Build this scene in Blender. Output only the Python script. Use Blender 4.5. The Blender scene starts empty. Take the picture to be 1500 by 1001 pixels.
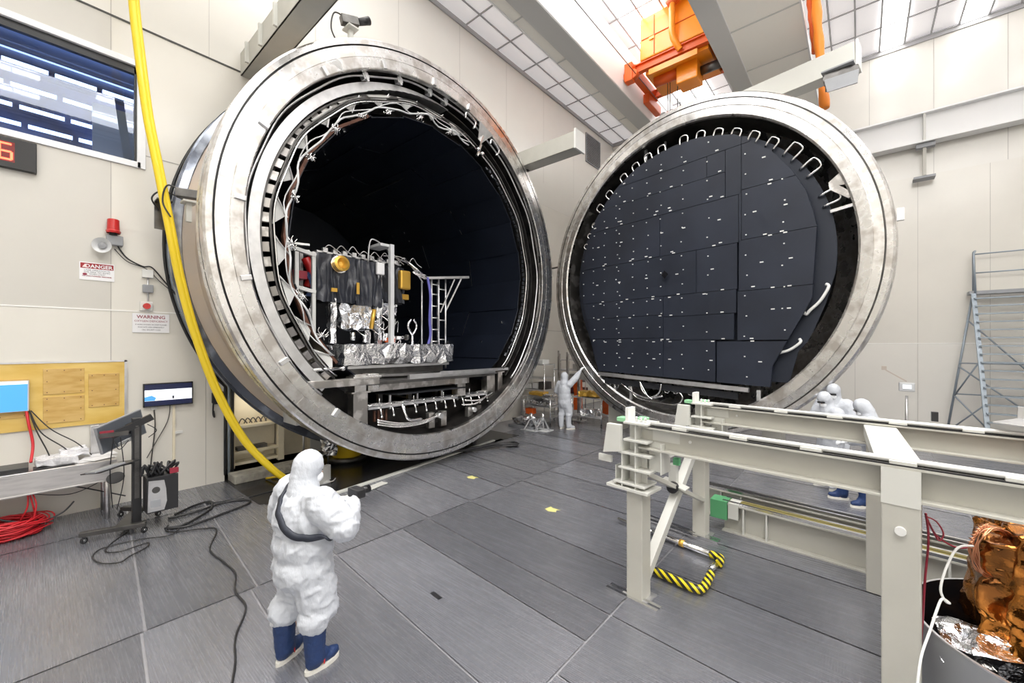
import bpy, math, random
from mathutils import Vector, Matrix, noise, Euler
from math import pi, sin, cos, radians, sqrt, atan2
random.seed(7)
S = bpy.context.scene
COL = S.collection
def V3(*a): return Vector(a)

# ------------------------------------------------------------------ materials
MATS = {}
def mat(name, col=(.8,.8,.8), rough=.5, metal=0.0, emis=None, es=0.0, var=0.0, vscale=3.0, vcol=None,
        stretch=(1,1,1), bump=0.0, bscale=20.0, rvar=0.0, coat=0.0, trans=0.0, alpha=1.0, detail=6.0, spec=None, vlo=.4, vhi=.65, bstretch=(1,1,1)):
    if name in MATS: return MATS[name]
    m = bpy.data.materials.new(name); m.use_nodes = True
    nt = m.node_tree; b = nt.nodes['Principled BSDF']
    b.inputs['Base Color'].default_value = (*col, 1); b.inputs['Roughness'].default_value = rough
    b.inputs['Metallic'].default_value = metal
    if spec is not None: b.inputs['Specular IOR Level'].default_value = spec
    if coat: b.inputs['Coat Weight'].default_value = coat; b.inputs['Coat Roughness'].default_value = .12
    if trans: b.inputs['Transmission Weight'].default_value = trans
    if emis: b.inputs['Emission Color'].default_value = (*emis, 1); b.inputs['Emission Strength'].default_value = es
    tc = None
    if var or bump or rvar:
        tc = nt.nodes.new('ShaderNodeTexCoord')
    if var or rvar:
        mp = nt.nodes.new('ShaderNodeMapping'); mp.inputs['Scale'].default_value = stretch
        nt.links.new(tc.outputs['Object'], mp.inputs['Vector'])
        n = nt.nodes.new('ShaderNodeTexNoise'); n.inputs['Scale'].default_value = vscale; n.inputs['Detail'].default_value = detail
        nt.links.new(mp.outputs[0], n.inputs['Vector'])
        r = nt.nodes.new('ShaderNodeMapRange'); r.inputs['From Min'].default_value = vlo; r.inputs['From Max'].default_value = vhi
        nt.links.new(n.outputs['Fac'], r.inputs['Value'])
        if var:
            mx = nt.nodes.new('ShaderNodeMix'); mx.data_type = 'RGBA'
            c2 = vcol if vcol else tuple(max(0, c*(1-var)) for c in col)
            mx.inputs[6].default_value = (*col, 1); mx.inputs[7].default_value = (*c2, 1)
            nt.links.new(r.outputs[0], mx.inputs[0]); nt.links.new(mx.outputs[2], b.inputs['Base Color'])
        if rvar:
            r2 = nt.nodes.new('ShaderNodeMapRange'); r2.inputs['To Min'].default_value = max(.02, rough-rvar); r2.inputs['To Max'].default_value = min(1, rough+rvar)
            nt.links.new(n.outputs['Fac'], r2.inputs['Value']); nt.links.new(r2.outputs[0], b.inputs['Roughness'])
    if bump:
        mp2 = nt.nodes.new('ShaderNodeMapping'); mp2.inputs['Scale'].default_value = bstretch
        nt.links.new(tc.outputs['Object'], mp2.inputs['Vector'])
        n2 = nt.nodes.new('ShaderNodeTexNoise'); n2.inputs['Scale'].default_value = bscale; n2.inputs['Detail'].default_value = 4
        nt.links.new(mp2.outputs[0], n2.inputs['Vector'])
        bp = nt.nodes.new('ShaderNodeBump'); bp.inputs['Strength'].default_value = bump; bp.inputs['Distance'].default_value = .03
        nt.links.new(n2.outputs['Fac'], bp.inputs['Height']); nt.links.new(bp.outputs[0], b.inputs['Normal'])
    MATS[name] = m
    return m

M = dict(
 wall=mat('cream_wall_panel', (.73,.705,.645), .28, coat=.25, var=.04, vscale=.7),
 wall2=mat('grey_cream_wall_panel', (.60,.58,.535), .3, coat=.25, var=.04, vscale=.7),
 wallw=mat('white_cream_wall_panel', (.78,.76,.71), .26, coat=.25, var=.03, vscale=.7),
 seam=mat('wall_seam', (.42,.40,.37), .6), seamd=mat('dark_wall_seam', (.06,.06,.055), .6), seaml=mat('pale_wall_seam', (.9,.89,.86), .5),
 tile=mat('ceiling_tile_glow', (.88,.86,.87), .6, emis=(1,.96,.97), es=.36), tbar=mat('ceiling_tee_bar', (.42,.42,.43), .5),  # tiles carry an added glow to look bright; bounce alone leaves them dim
 lit=mat('lit_diffuser', (1,1,1), .5, emis=(1,.98,.96), es=11.0),
 white=mat('white_paint', (.74,.74,.72), .45), cream=mat('cream_paint', (.86,.78,.60), .5, var=.08, vscale=3),
 beam=mat('grey_white_paint', (.50,.49,.44), .42, var=.05, vscale=4), beamw=mat('light_grey_paint', (.62,.62,.58), .4),
 girder=mat('girder_shadow_grey', (.56,.56,.55), .45), girderw=mat('girder_white_and_lit_side', (.80,.80,.80), .4), soffit=mat('walkway_underside', (.90,.88,.82), .5),  # girder grey holds underside shadow, white its lit side; runway beam simply white
 steel=mat('flange_steel', (.80,.79,.78), .30, 1.0, var=.5, vscale=3.6, vcol=(.56,.53,.50), rvar=.22, detail=14, vlo=.47, vhi=.62, bump=.03, bscale=3),
 steel2=mat('scuffed_steel', (.42,.40,.38), .4, 1.0, var=.5, vscale=3.5, vcol=(.74,.72,.70), rvar=.2, detail=9, vlo=.5, vhi=.6),
 steeld=mat('dark_steel', (.16,.155,.15), .4, .9, var=.4, vscale=4),
 bore=mat('dark_stained_bore', (.055,.05,.048), .45, .6, var=.6, vscale=3, vcol=(.012,.012,.012), stretch=(1,1,1)),
 bright=mat('bright_steel', (.80,.80,.80), .2, 1.0), chrome=mat('chrome', (.85,.85,.86), .1, 1.0),
 alu=mat('aluminium', (.75,.75,.76), .35, .9, var=.15, vscale=6), tan=mat('tan_insulation', (.62,.53,.43), .5, .1, var=.3, vscale=1.2, vcol=(.55,.50,.46)),
 bluegrey=mat('glossy_blue_grey_seal', (.09,.10,.125), .18, .6, var=.6, vscale=1.5, vcol=(.50,.54,.62), vlo=.5, vhi=.7),
 black=mat('flat_black', (.012,.013,.017), .6), blk2=mat('shroud_black', (.008,.011,.020), .42, spec=.45, var=.25, vscale=1),
 blkp=mat('black_door_panel', (.020,.025,.040), .5, spec=.4, var=.3, vscale=.8), blkp2=mat('black_door_disc', (.015,.019,.030), .55, spec=.4),
 blkg=mat('gloss_black', (.012,.012,.014), .18), plast=mat('black_plastic', (.02,.02,.022), .35),
 brown=mat('rusty_brown', (.16,.07,.045), .6, .2, var=.4, vscale=8), copper=mat('copper_wire', (.75,.36,.2), .3, .9),
 silver=mat('silver_foil', (.86,.87,.90), .16, 1.0, bump=.7, bscale=16), sfold=mat('silver_tape', (.7,.72,.78), .22, 1.0),
 gold=mat('amber_foil', (.62,.24,.045), .17, .95, var=.5, vscale=3, vcol=(.25,.10,.03), bump=.5, bscale=7), gold2=mat('gold_foil', (.75,.45,.08), .35, .6),
 cloth=mat('black_blanket', (.035,.038,.05), .3, bump=.9, bscale=5), yellow=mat('yellow_hose_rubber', (.90,.66,.02), .35, coat=.3), yel=mat('yellow_paint', (.80,.55,.03), .4),
 tyvek=mat('white_coverall_fabric', (.56,.585,.635), .6, bump=.7, bscale=9, bstretch=(1.3,1.3,.7)), navy=mat('navy_boot_fabric', (.012,.035,.12), .55, bump=.3, bscale=30),
 sole=mat('off_white_sole', (.72,.70,.64), .6), skin=mat('skin', (.62,.40,.30), .5), maskm=mat('white_mask', (.85,.87,.90), .7), strap=mat('dark_strap', (.025,.03,.045), .6),
 orange=mat('orange_crane_paint', (.95,.30,.01), .35, coat=.3), orange2=mat('red_orange_crane_paint', (.72,.11,.01), .4), orange3=mat('orange_sleeve', (.95,.27,.02), .5),
 red=mat('red_plastic', (.55,.02,.02), .3, coat=.4), redw=mat('red_cable', (.60,.02,.03), .4), dred=mat('dark_red_cable', (.28,.02,.04), .4),
 green=mat('pale_green_pad', (.30,.62,.36), .5), dgreen=mat('green_block', (.10,.36,.16), .5), olive=mat('olive_strip', (.24,.20,.05), .5),
 glass=mat('window_glass', (.55,.66,.9), .02, trans=1.0), navyroom=mat('dark_blue_room', (.02,.045,.14), .6, var=.6, vscale=1.5, vcol=(.07,.16,.42)),
 frame=mat('white_window_frame', (.82,.83,.86), .35), plywood=mat('varnished_plywood', (.78,.56,.17), .4, coat=.3, var=.5, vscale=1.8, vcol=(.66,.42,.08), stretch=(1,1,3), vlo=.35,vhi=.7),
 plywood2=mat('pale_plywood', (.66,.44,.15), .45, coat=.2, var=.5, vscale=3, vcol=(.55,.33,.08), stretch=(1,1,4)),
 inox=mat('stainless_sheet', (.72,.70,.69), .28, .95, var=.15, vscale=3, stretch=(1,1,8)), grey=mat('mid_grey_paint', (.30,.31,.33), .45),
 bluegrayp=mat('blue_grey_ladder_paint', (.32,.37,.42), .4, .3), lgrey=mat('light_grey_plastic', (.62,.63,.64), .4), concrete=mat('worn_concrete', (.42,.40,.35), .8, var=.4, vscale=7, bump=.5, bscale=18),
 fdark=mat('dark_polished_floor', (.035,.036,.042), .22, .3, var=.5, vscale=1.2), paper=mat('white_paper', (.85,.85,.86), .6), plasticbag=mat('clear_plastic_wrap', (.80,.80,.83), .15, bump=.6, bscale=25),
 signw=mat('sign_white', (.84,.84,.86), .35), signr=mat('sign_red', (.33,.012,.02), .4), ink=mat('dark_ink', (.05,.05,.08), .5), inkr=mat('dark_red_ink', (.28,.03,.06), .5), pink=mat('pale_pink_print', (.95,.72,.72), .5),
 scrb=mat('blue_screen', (.05,.3,.65), .3, emis=(.10,.36,.72), es=.9), scrw=mat('white_screen', (.8,.82,.85), .3, emis=(.8,.85,.92), es=.9), scrn=mat('navy_screen', (.01,.015,.06), .2, emis=(.01,.015,.05), es=.5),
 digit=mat('red_digit', (.9,.05,.02), .4, emis=(1,.12,.05), es=5.0), digitbg=mat('dark_red_filter', (.10,.004,.006), .12, emis=(.35,.01,.01), es=.4),
 tape=mat('floor_tag_yellow', (.72,.68,.25), .5), lamp=mat('reflected_light_glow', (1,1,1), .4, emis=(.75,.85,1), es=4.0), pipe=mat('dim_blue_pipe', (.05,.08,.16), .5), lampw=mat('pale_beige_wall', (.50,.50,.46), .5),
)
def striped():
    m = bpy.data.materials.new('hazard_tape'); m.use_nodes = True; nt = m.node_tree; b = nt.nodes['Principled BSDF']
    tc = nt.nodes.new('ShaderNodeTexCoord'); w = nt.nodes.new('ShaderNodeTexWave'); w.bands_direction = 'DIAGONAL'; w.inputs['Scale'].default_value = 6.5
    w.inputs['Distortion'].default_value = 0; nt.links.new(tc.outputs['Object'], w.inputs['Vector'])
    g = nt.nodes.new('ShaderNodeMath'); g.operation = 'GREATER_THAN'; g.inputs[1].default_value = .52; nt.links.new(w.outputs['Fac'], g.inputs[0])
    mx = nt.nodes.new('ShaderNodeMix'); mx.data_type = 'RGBA'; mx.inputs[6].default_value = (.015,.015,.015,1); mx.inputs[7].default_value = (.85,.70,.02,1)
    nt.links.new(g.outputs[0], mx.inputs[0]); nt.links.new(mx.outputs[2], b.inputs['Base Color']); b.inputs['Roughness'].default_value = .35
    return m
M['hazard'] = striped()
def floor_mat(name, tone):
    """brushed, finely ribbed metal deck plates: ribs run along X"""
    m = bpy.data.materials.new(name); m.use_nodes = True; nt = m.node_tree; b = nt.nodes['Principled BSDF']
    tc = nt.nodes.new('ShaderNodeTexCoord')
    mp = nt.nodes.new('ShaderNodeMapping'); mp.inputs['Scale'].default_value = (.5, 22, 1); mp.inputs['Rotation'].default_value = (0,0,.08)
    nt.links.new(tc.outputs['Object'], mp.inputs['Vector'])
    n = nt.nodes.new('ShaderNodeTexNoise'); n.inputs['Scale'].default_value = 3; n.inputs['Detail'].default_value = 8; nt.links.new(mp.outputs[0], n.inputs['Vector'])
    n2 = nt.nodes.new('ShaderNodeTexNoise'); n2.inputs['Scale'].default_value = 1.1; n2.inputs['Detail'].default_value = 8; nt.links.new(tc.outputs['Object'], n2.inputs['Vector'])
    ad = nt.nodes.new('ShaderNodeMath'); ad.operation = 'ADD'; nt.links.new(n.outputs['Fac'], ad.inputs[0]); nt.links.new(n2.outputs['Fac'], ad.inputs[1])
    r = nt.nodes.new('ShaderNodeMapRange'); r.inputs['From Min'].default_value = .7; r.inputs['From Max'].default_value = 1.3; nt.links.new(ad.outputs[0], r.inputs['Value'])
    mx = nt.nodes.new('ShaderNodeMix'); mx.data_type = 'RGBA'
    mx.inputs[6].default_value = (tone*.90, tone*.92, tone*1.03, 1); mx.inputs[7].default_value = (tone*1.06, tone*1.08, tone*1.20, 1)
    nt.links.new(r.outputs[0], mx.inputs[0]); nt.links.new(mx.outputs[2], b.inputs['Base Color'])
    b.inputs['Metallic'].default_value = .55
    r2 = nt.nodes.new('ShaderNodeMapRange'); r2.inputs['To Min'].default_value = .23; r2.inputs['To Max'].default_value = .31; nt.links.new(n.outputs['Fac'], r2.inputs['Value']); nt.links.new(r2.outputs[0], b.inputs['Roughness'])
    w = nt.nodes.new('ShaderNodeTexWave'); w.bands_direction = 'Y'; w.inputs['Scale'].default_value = 16; nt.links.new(tc.outputs['Object'], w.inputs['Vector'])
    w2 = nt.nodes.new('ShaderNodeTexWave'); w2.bands_direction = 'X'; w2.inputs['Scale'].default_value = 16; nt.links.new(tc.outputs['Object'], w2.inputs['Vector'])
    mu = nt.nodes.new('ShaderNodeMath'); mu.operation = 'MULTIPLY'; nt.links.new(w.outputs['Fac'], mu.inputs[0]); nt.links.new(w2.outputs['Fac'], mu.inputs[1])
    bp = nt.nodes.new('ShaderNodeBump'); bp.inputs['Strength'].default_value = .16; bp.inputs['Distance'].default_value = .004
    nt.links.new(mu.outputs[0], bp.inputs['Height']); nt.links.new(bp.outputs[0], b.inputs['Normal'])
    return m
FL = [floor_mat('deck_plate_grey', .25), floor_mat('deck_plate_light', .29), floor_mat('deck_plate_dark', .21), mat('deck_seam_metal', (.50,.50,.53), .4, .6)]

# ------------------------------------------------------------------ mesh builder
WM = {}   # world matrices of parents
class MB:
    def __init__(s): s.v=[]; s.f=[]; s.mi=[]; s.sm=[]
    def add(s, vs, fs, smooth=False, mi=0):
        o=len(s.v); s.v += [Vector(p) for p in vs]
        for q in fs: s.f.append([i+o for i in q]); s.mi.append(mi); s.sm.append(smooth)
        return s
    def box(s, c, d, rot=None, mi=0):
        x,y,z=[k/2 for k in d]; c=Vector(c)
        vs=[Vector((a*x,b*y,e*z)) for e in(-1,1) for b in(-1,1) for a in(-1,1)]
        if rot is not None:
            R = rot if isinstance(rot, Matrix) else Euler(rot).to_matrix()
            vs=[R@p for p in vs]
        return s.add([c+p for p in vs],[(0,2,3,1),(4,5,7,6),(0,1,5,4),(2,6,7,3),(0,4,6,2),(1,3,7,5)],False,mi)
    def bx(s, a, b, mi=0): # from corner to corner
        return s.box([(p+q)/2 for p,q in zip(a,b)],[abs(q-p) for p,q in zip(a,b)],None,mi)
    def bar(s, p0, p1, w, h=None, up=(0,0,1), mi=0):
        h = h or w; p0=Vector(p0); p1=Vector(p1); d=(p1-p0); L=d.length; d.normalize(); up=Vector(up)
        if abs(d.dot(up))>.98: up=Vector((1,0,0))
        a=d.cross(up).normalized(); b=a.cross(d).normalized()
        R=Matrix((a,d,b)).transposed()
        return s.box((p0+p1)/2,(w,L,h),R,mi)
    def tube(s, pts, r, seg=8, closed=False, caps=True, mi=0):
        pts=[Vector(p) for p in pts]; n=len(pts)
        if n<2: return s
        T=[]
        for i in range(n):
            a=pts[(i-1)%n] if (closed or i>0) else pts[i]; b=pts[(i+1)%n] if (closed or i<n-1) else pts[i]
            t=(b-a); T.append(t.normalized() if t.length>1e-9 else Vector((0,0,1)))
        up=Vector((0,0,1)) if abs(T[0].z)<.9 else Vector((1,0,0))
        N=(up-T[0]*up.dot(T[0])).normalized(); vs=[]
        for i in range(n):
            N=(N-T[i]*N.dot(T[i])); N = N.normalized() if N.length>1e-6 else T[i].orthogonal().normalized()
            B=T[i].cross(N); rr = r[i] if isinstance(r,(list,tuple)) else r
            vs += [pts[i]+(N*cos(2*pi*k/seg)+B*sin(2*pi*k/seg))*rr for k in range(seg)]
        fs=[]
        for i in range(n if closed else n-1):
            j=(i+1)%n
            for k in range(seg): fs.append((i*seg+k,i*seg+(k+1)%seg,j*seg+(k+1)%seg,j*seg+k))
        s.add(vs,fs,True,mi)
        if caps and not closed:
            o=len(s.v)-n*seg
            s.f.append([o+k for k in range(seg)][::-1]); s.mi.append(mi); s.sm.append(False)
            s.f.append([o+(n-1)*seg+k for k in range(seg)]); s.mi.append(mi); s.sm.append(False)
        return s
    def cyl(s, p0, p1, r0, r1=None, seg=16, mi=0): return s.tube([p0,p1],[r0, r0 if r1 is None else r1],seg,mi=mi)
    def lathe(s, prof, o, ax, seg=96, smooth=True, a0=0, a1=2*pi, mi=0, mis=None, closedprof=False, ref=None):
        """prof: list of (along axis, radius)"""
        o=Vector(o); ax=Vector(ax).normalized(); ref=Vector(ref) if ref else (Vector((0,0,1)) if abs(ax.z)<.9 else Vector((1,0,0)))
        e1=(ref-ax*ref.dot(ax)).normalized(); e2=ax.cross(e1)
        full=abs(a1-a0-2*pi)<1e-6; n=seg if full else seg+1
        P=list(prof); m=len(P)
        for j in range(m if closedprof else m-1):   # flat-separated strips so profile corners stay sharp
            (h0,r0),(h1,r1)=P[j],P[(j+1)%m]; vs=[]
            for i in range(n):
                a=a0+(a1-a0)*i/seg; d=e1*cos(a)+e2*sin(a)
                vs += [o+ax*h0+d*r0, o+ax*h1+d*r1]
            fs=[]
            for i in range(seg):
                k=(i+1)%n; fs.append((2*i,2*k,2*k+1,2*i+1))
            s.add(vs,fs,smooth, mis[j] if mis else mi)
        return s
    def ell(s, c, r, seg=16, rings=10, rot=None, mi=0):
        c=Vector(c); r=(r,r,r) if not isinstance(r,(tuple,list)) else r; vs=[]; fs=[]
        R=(rot if isinstance(rot,Matrix) else Euler(rot).to_matrix()) if rot is not None else None
        def P(x,y,z):
            p=Vector((x*r[0],y*r[1],z*r[2])); return c+(R@p if R is not None else p)
        vs.append(P(0,0,1))
        for i in range(1,rings):
            t=pi*i/rings
            for k in range(seg): vs.append(P(sin(t)*cos(2*pi*k/seg),sin(t)*sin(2*pi*k/seg),cos(t)))
        vs.append(P(0,0,-1)); L=len(vs)-1
        for k in range(seg): fs.append((0,1+k,1+(k+1)%seg)); fs.append((L,L-seg+(k+1)%seg,L-seg+k))
        for i in range(rings-2):
            for k in range(seg): a=1+i*seg+k; b=1+i*seg+(k+1)%seg; fs.append((a,a+seg,b+seg,b))
        return s.add(vs,fs,True,mi)
    def prism(s, poly, o, ex, ey, t, mi=0):
        """2D polygon in plane (o,ex,ey) extruded by t along ex x ey"""
        o=Vector(o); ex=Vector(ex); ey=Vector(ey); nz=ex.cross(ey).normalized()
        a=[o+ex*x+ey*y for x,y in poly]; b=[p+nz*t for p in a]; n=len(a)
        fs=[list(range(n))[::-1],[n+i for i in range(n)]]+[(i,(i+1)%n,n+(i+1)%n,n+i) for i in range(n)]
        return s.add(a+b,fs,False,mi)
    def capsule(s, p0, r0, p1, r1, seg=14):
        p0=Vector(p0); p1=Vector(p1)
        s.cyl(p0,p1,r0,r1,seg); s.ell(p0,r0,seg,8); s.ell(p1,r1,seg,8); return s
    def build(s, name, mats, parent=None, bevel=0, label=None):
        me=bpy.data.meshes.new(name)
        if parent is not None:
            inv=WM[parent.name].inverted(); vs=[inv@p for p in s.v]
        else: vs=s.v
        me.from_pydata([tuple(p) for p in vs],[],s.f)
        mats = mats if isinstance(mats,(list,tuple)) else [mats]
        for m in mats: me.materials.append(M[m] if isinstance(m,str) else m)
        me.polygons.foreach_set('material_index', s.mi); me.polygons.foreach_set('use_smooth', s.sm); me.update()
        o=bpy.data.objects.new(name, me); COL.objects.link(o)
        if parent is not None: o.parent=parent; WM[o.name]=WM[parent.name].copy()
        else: WM[o.name]=Matrix.Identity(4)
        if bevel:
            b=o.modifiers.new('bevel','BEVEL'); b.width=bevel; b.segments=2; b.limit_method='ANGLE'; b.angle_limit=radians(40)
        if label: o['label']=label
        return o
def thing(name, loc, label, cat, group=None, rz=0):
    o=bpy.data.objects.new(name, None); COL.objects.link(o); o.location=loc; o.rotation_euler=(0,0,rz); o.empty_display_size=.1
    WM[o.name]=Matrix.Translation(Vector(loc))@Matrix.Rotation(rz,4,'Z')
    o['label']=label; o['category']=cat
    if group: o['group']=group
    return o
def tag(o, label, cat, group=None, kind=None):
    o['label']=label; o['category']=cat
    if group: o['group']=group
    if kind: o['kind']=kind
    return o
def struct(o): o['kind']='structure'; return o
def dup(root, loc, rz=None, label=None):
    r=root.copy(); COL.objects.link(r); r.location=loc
    if rz is not None: r.rotation_euler=(0,0,rz)
    if label: r['label']=label
    for ch in list(root.children):
        c=ch.copy(); COL.objects.link(c); c.parent=r
        for g in list(ch.children):
            d=g.copy(); COL.objects.link(d); d.parent=c
    return r
def cr(pts, n=8, closed=False):
    """Catmull-Rom through points"""
    P=[Vector(p) for p in pts]; out=[]; N=len(P)
    for i in range(N if closed else N-1):
        p0=P[(i-1)%N] if (closed or i>0) else P[0]; p1=P[i]; p2=P[(i+1)%N]; p3=P[(i+2)%N] if (closed or i+2<N) else P[-1]
        for k in range(n):
            t=k/n; out.append(.5*((2*p1)+(-p0+p2)*t+(2*p0-5*p1+4*p2-p3)*t*t+(-p0+3*p1-3*p2+p3)*t**3))
    if not closed: out.append(P[-1])
    return out
def text(body, size, o, ex, ey, m, parent, name='lettering', align='CENTER', bold=0.0, depth=.0008, xs=1.0):
    c=bpy.data.curves.new(name,'FONT'); c.body=body; c.size=size; c.align_x=align; c.extrude=depth; c.offset=bold; c.resolution_u=2
    t=bpy.data.objects.new(name,c); COL.objects.link(t)
    dg=bpy.context.evaluated_depsgraph_get(); me=bpy.data.meshes.new_from_object(t.evaluated_get(dg)); bpy.data.objects.remove(t)
    ex=Vector(ex); ey=Vector(ey); nz=ex.cross(ey); o=Vector(o); inv=WM[parent.name].inverted()
    for v in me.vertices: p=v.co.copy(); v.co=inv@(o+ex*p.x*xs+ey*p.y+nz*p.z)
    me.materials.clear(); me.materials.append(M[m]); me.update()
    ob=bpy.data.objects.new(name,me); COL.objects.link(ob); ob.parent=parent; WM[ob.name]=WM[parent.name].copy()
    return ob
def remeshed(mb, name, m, parent, voxel=.02, smooth=6, wr=0.0, wscale=6.0, label=None, wst=(1,1,1), clip=None):
    """fuse the overlapping solids of mb into one continuous surface"""
    me=bpy.data.meshes.new(name); me.from_pydata([tuple(p) for p in mb.v],[],mb.f); me.update()
    t=bpy.data.objects.new(name,me); COL.objects.link(t)
    r=t.modifiers.new('r','REMESH'); r.mode='VOXEL'; r.voxel_size=voxel; r.use_smooth_shade=True
    if smooth: q=t.modifiers.new('s','SMOOTH'); q.iterations=smooth; q.factor=.5
    dg=bpy.context.evaluated_depsgraph_get(); me2=bpy.data.meshes.new_from_object(t.evaluated_get(dg)); bpy.data.objects.remove(t)
    inv=WM[parent.name].inverted()
    nor=[v.normal.copy() for v in me2.vertices]
    for v,nn in zip(me2.vertices,nor):
        p=v.co.copy()
        if wr:
            q=Vector((p.x*wscale*wst[0],p.y*wscale*wst[1],p.z*wscale*wst[2]))
            d=noise.fractal(q,1.0,2.0,3); sw=Vector((q.x*.8+q.z*.5,q.y*.8,q.z*1.5-q.x*.6)); d2=1-abs(noise.noise(sw*1.5+Vector((5,3,1))))*3.2; d3=1-abs(noise.noise(sw*3.4+Vector((1,9,4))))*3.0
            p=p+nn*(wr*(d*.5+max(-.15,d2)*.8+max(-.15,d3)*.22))
        v.co=inv@p
    me2.materials.clear(); me2.materials.append(M[m] if isinstance(m,str) else m)
    for pl in me2.polygons: pl.use_smooth=True
    me2.update()
    o=bpy.data.objects.new(name,me2); COL.objects.link(o); o.parent=parent; WM[o.name]=WM[parent.name].copy()
    if label: o['label']=label
    return o
def crumple(name, lo, hi, m, parent, n=14, amp=.05, seed=0, flat=True, taper=0, label=None):
    """a crumpled foil box between two corners"""
    lo=Vector(lo); hi=Vector(hi); mb=MB(); d=hi-lo; sd=Vector((seed*7.3,seed*3.1,seed))
    nx=max(2,int(n*d.x/max(d))); ny=max(2,int(n*d.y/max(d))); nz=max(2,int(n*d.z/max(d))); idx={}; vs=[]; fs=[]
    def vid(i,j,k):
        key=(i,j,k)
        if key not in idx:
            p=Vector((lo.x+d.x*i/nx,lo.y+d.y*j/ny,lo.z+d.z*k/nz))
            c=(lo+hi)/2; tz=1-taper*k/nz; p=Vector((c.x+(p.x-c.x)*tz,c.y+(p.y-c.y)*tz,p.z))
            q=(p*5.5+sd); nv=noise.noise_vector(q)+.7*noise.noise_vector(q*2.3); p=p+nv*amp
            idx[key]=len(vs); vs.append(p)
        return idx[key]
    for i in range(nx):
        for j in range(ny):
            for k in (0,nz):
                q=[vid(i,j,k),vid(i+1,j,k),vid(i+1,j+1,k),vid(i,j+1,k)]; q=q if k else q[::-1]
                fs += [(q[0],q[1],q[2]),(q[0],q[2],q[3])] if random.random()<.5 else [(q[0],q[1],q[3]),(q[1],q[2],q[3])]
    for i in range(nx):
        for k in range(nz):
            for j in (0,ny):
                q=[vid(i,j,k),vid(i+1,j,k),vid(i+1,j,k+1),vid(i,j,k+1)]; q=q[::-1] if j else q
                fs += [(q[0],q[1],q[2]),(q[0],q[2],q[3])] if random.random()<.5 else [(q[0],q[1],q[3]),(q[1],q[2],q[3])]
    for j in range(ny):
        for k in range(nz):
            for i in (0,nx):
                q=[vid(i,j,k),vid(i,j+1,k),vid(i,j+1,k+1),vid(i,j,k+1)]; q=q if i else q[::-1]
                fs += [(q[0],q[1],q[2]),(q[0],q[2],q[3])] if random.random()<.5 else [(q[0],q[1],q[3]),(q[1],q[2],q[3])]
    mb.add(vs,fs,not flat); return mb.build(name,m,parent,label=label)
def wheel(parent, c, r=.035, w=.022, axis=(1,0,0)):
    c=Vector(c); a=Vector(axis)
    o=MB().cyl(c-a*w/2,c+a*w/2,r,seg=14).bx((c.x-.018,c.y-.018,c.z+r*.6),(c.x+.018,c.y+.018,c.z+r*1.7)).build('caster',['plast'],parent)
    MB().cyl(c-a*(w/2+.002),c+a*(w/2+.002),r*.45,seg=10).build('hub','bright',o)
    return o
XL=-9.45; YB=18.9; ZC=12.7; CY=5.866; CZ=4.503; RH=4.34
def sk(x,y): return y-.08*(x+5.05)       # deck seams run slightly skew to the back wall
# ---- floor: deck plates with pale seams
mb=MB(); mb.add([(-13,-6,-.012),(12,-6,-.012),(12,YB,-.012),(-13,YB,-.012)],[(0,1,2,3)],False,3)
cols=[(-9.6,-8.25),(-8.25,-5.05),(-5.05,-1.87),(-1.87,1.3),(1.3,4.5),(4.5,8.5)]
ys={0:[-6,-4,-2.4,-.9,.69,1.62,2.44],1:[-6,-4.2,-2.6,-.85,.69,1.62,2.5,3.35,3.97,4.85,5.75,6.7,7.6,8.6,9.7,11.2,12.8,14.5,16.2,19.2],
    2:[-6,-4.2,-2.6,-1.2,.66,1.55,2.5,3.47,3.94,4.83,6.23,7.1,8.1,9.3,10.6,12.2,13.9,15.6,17.4,19.4],
    3:[-6,-4,-2.4,-.6,.9,2.2,3.0,3.94,5.1,6.23,7.3,8.5,9.9,11.6,13.4,15.4,17.4,19.6]}
ys[4]=ys[3]; ys[5]=ys[2]
tone={(2,6):1,(2,7):2,(2,8):2,(1,7):0,(2,5):0,(2,4):1,(1,9):1,(2,9):0,(2,10):0,(1,13):1,(1,14):2,(3,6):0,(3,5):1}
for ci,(xa,xb) in enumerate(cols):
    Y=ys[ci]
    for k in range(len(Y)-1):
        g=.011; ya,yb=Y[k]+g,Y[k+1]-g
        t=tone.get((ci,k), random.choice([0,0,0,1,2]))
        mb.add([(xa+g,sk(xa,ya),0),(xb-g,sk(xb,ya),0),(xb-g,min(sk(xb,yb),YB),0),(xa+g,min(sk(xa,yb),YB),0)],[(0,1,2,3)],False,t)
struct(mb.build('floor',FL))
# dark polished bay floor in front of and under the chamber, and its pale sill strip
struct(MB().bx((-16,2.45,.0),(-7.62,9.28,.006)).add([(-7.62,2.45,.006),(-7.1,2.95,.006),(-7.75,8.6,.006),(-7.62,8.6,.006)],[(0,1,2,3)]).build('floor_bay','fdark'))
struct(MB().bar((-7.02,2.95,.02),(-7.72,8.3,.02),.09,.035).bar((-6.75,3.5,.02),(-6.95,4.4,.02),.16,.02).build('trim_1','beamw',bevel=.004))

# ---- left wall with the arched chamber opening; the window hole is left of y = 1.2
arc=[]; a_end=math.acos((2.45-CY)/-RH)   # angle below horizontal
for i in range(97):
    t=-a_end+(pi+2*a_end)*i/96; arc.append((CY-RH*cos(t),CZ+RH*sin(t)))
outline=[(1.2,0),(2.45,0)]+arc+[(9.28,0),(YB,0),(YB,ZC),(1.2,ZC)]
mb=MB(); o=(XL,0,0); ey=(0,0,1); ex=(0,1,0)
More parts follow.
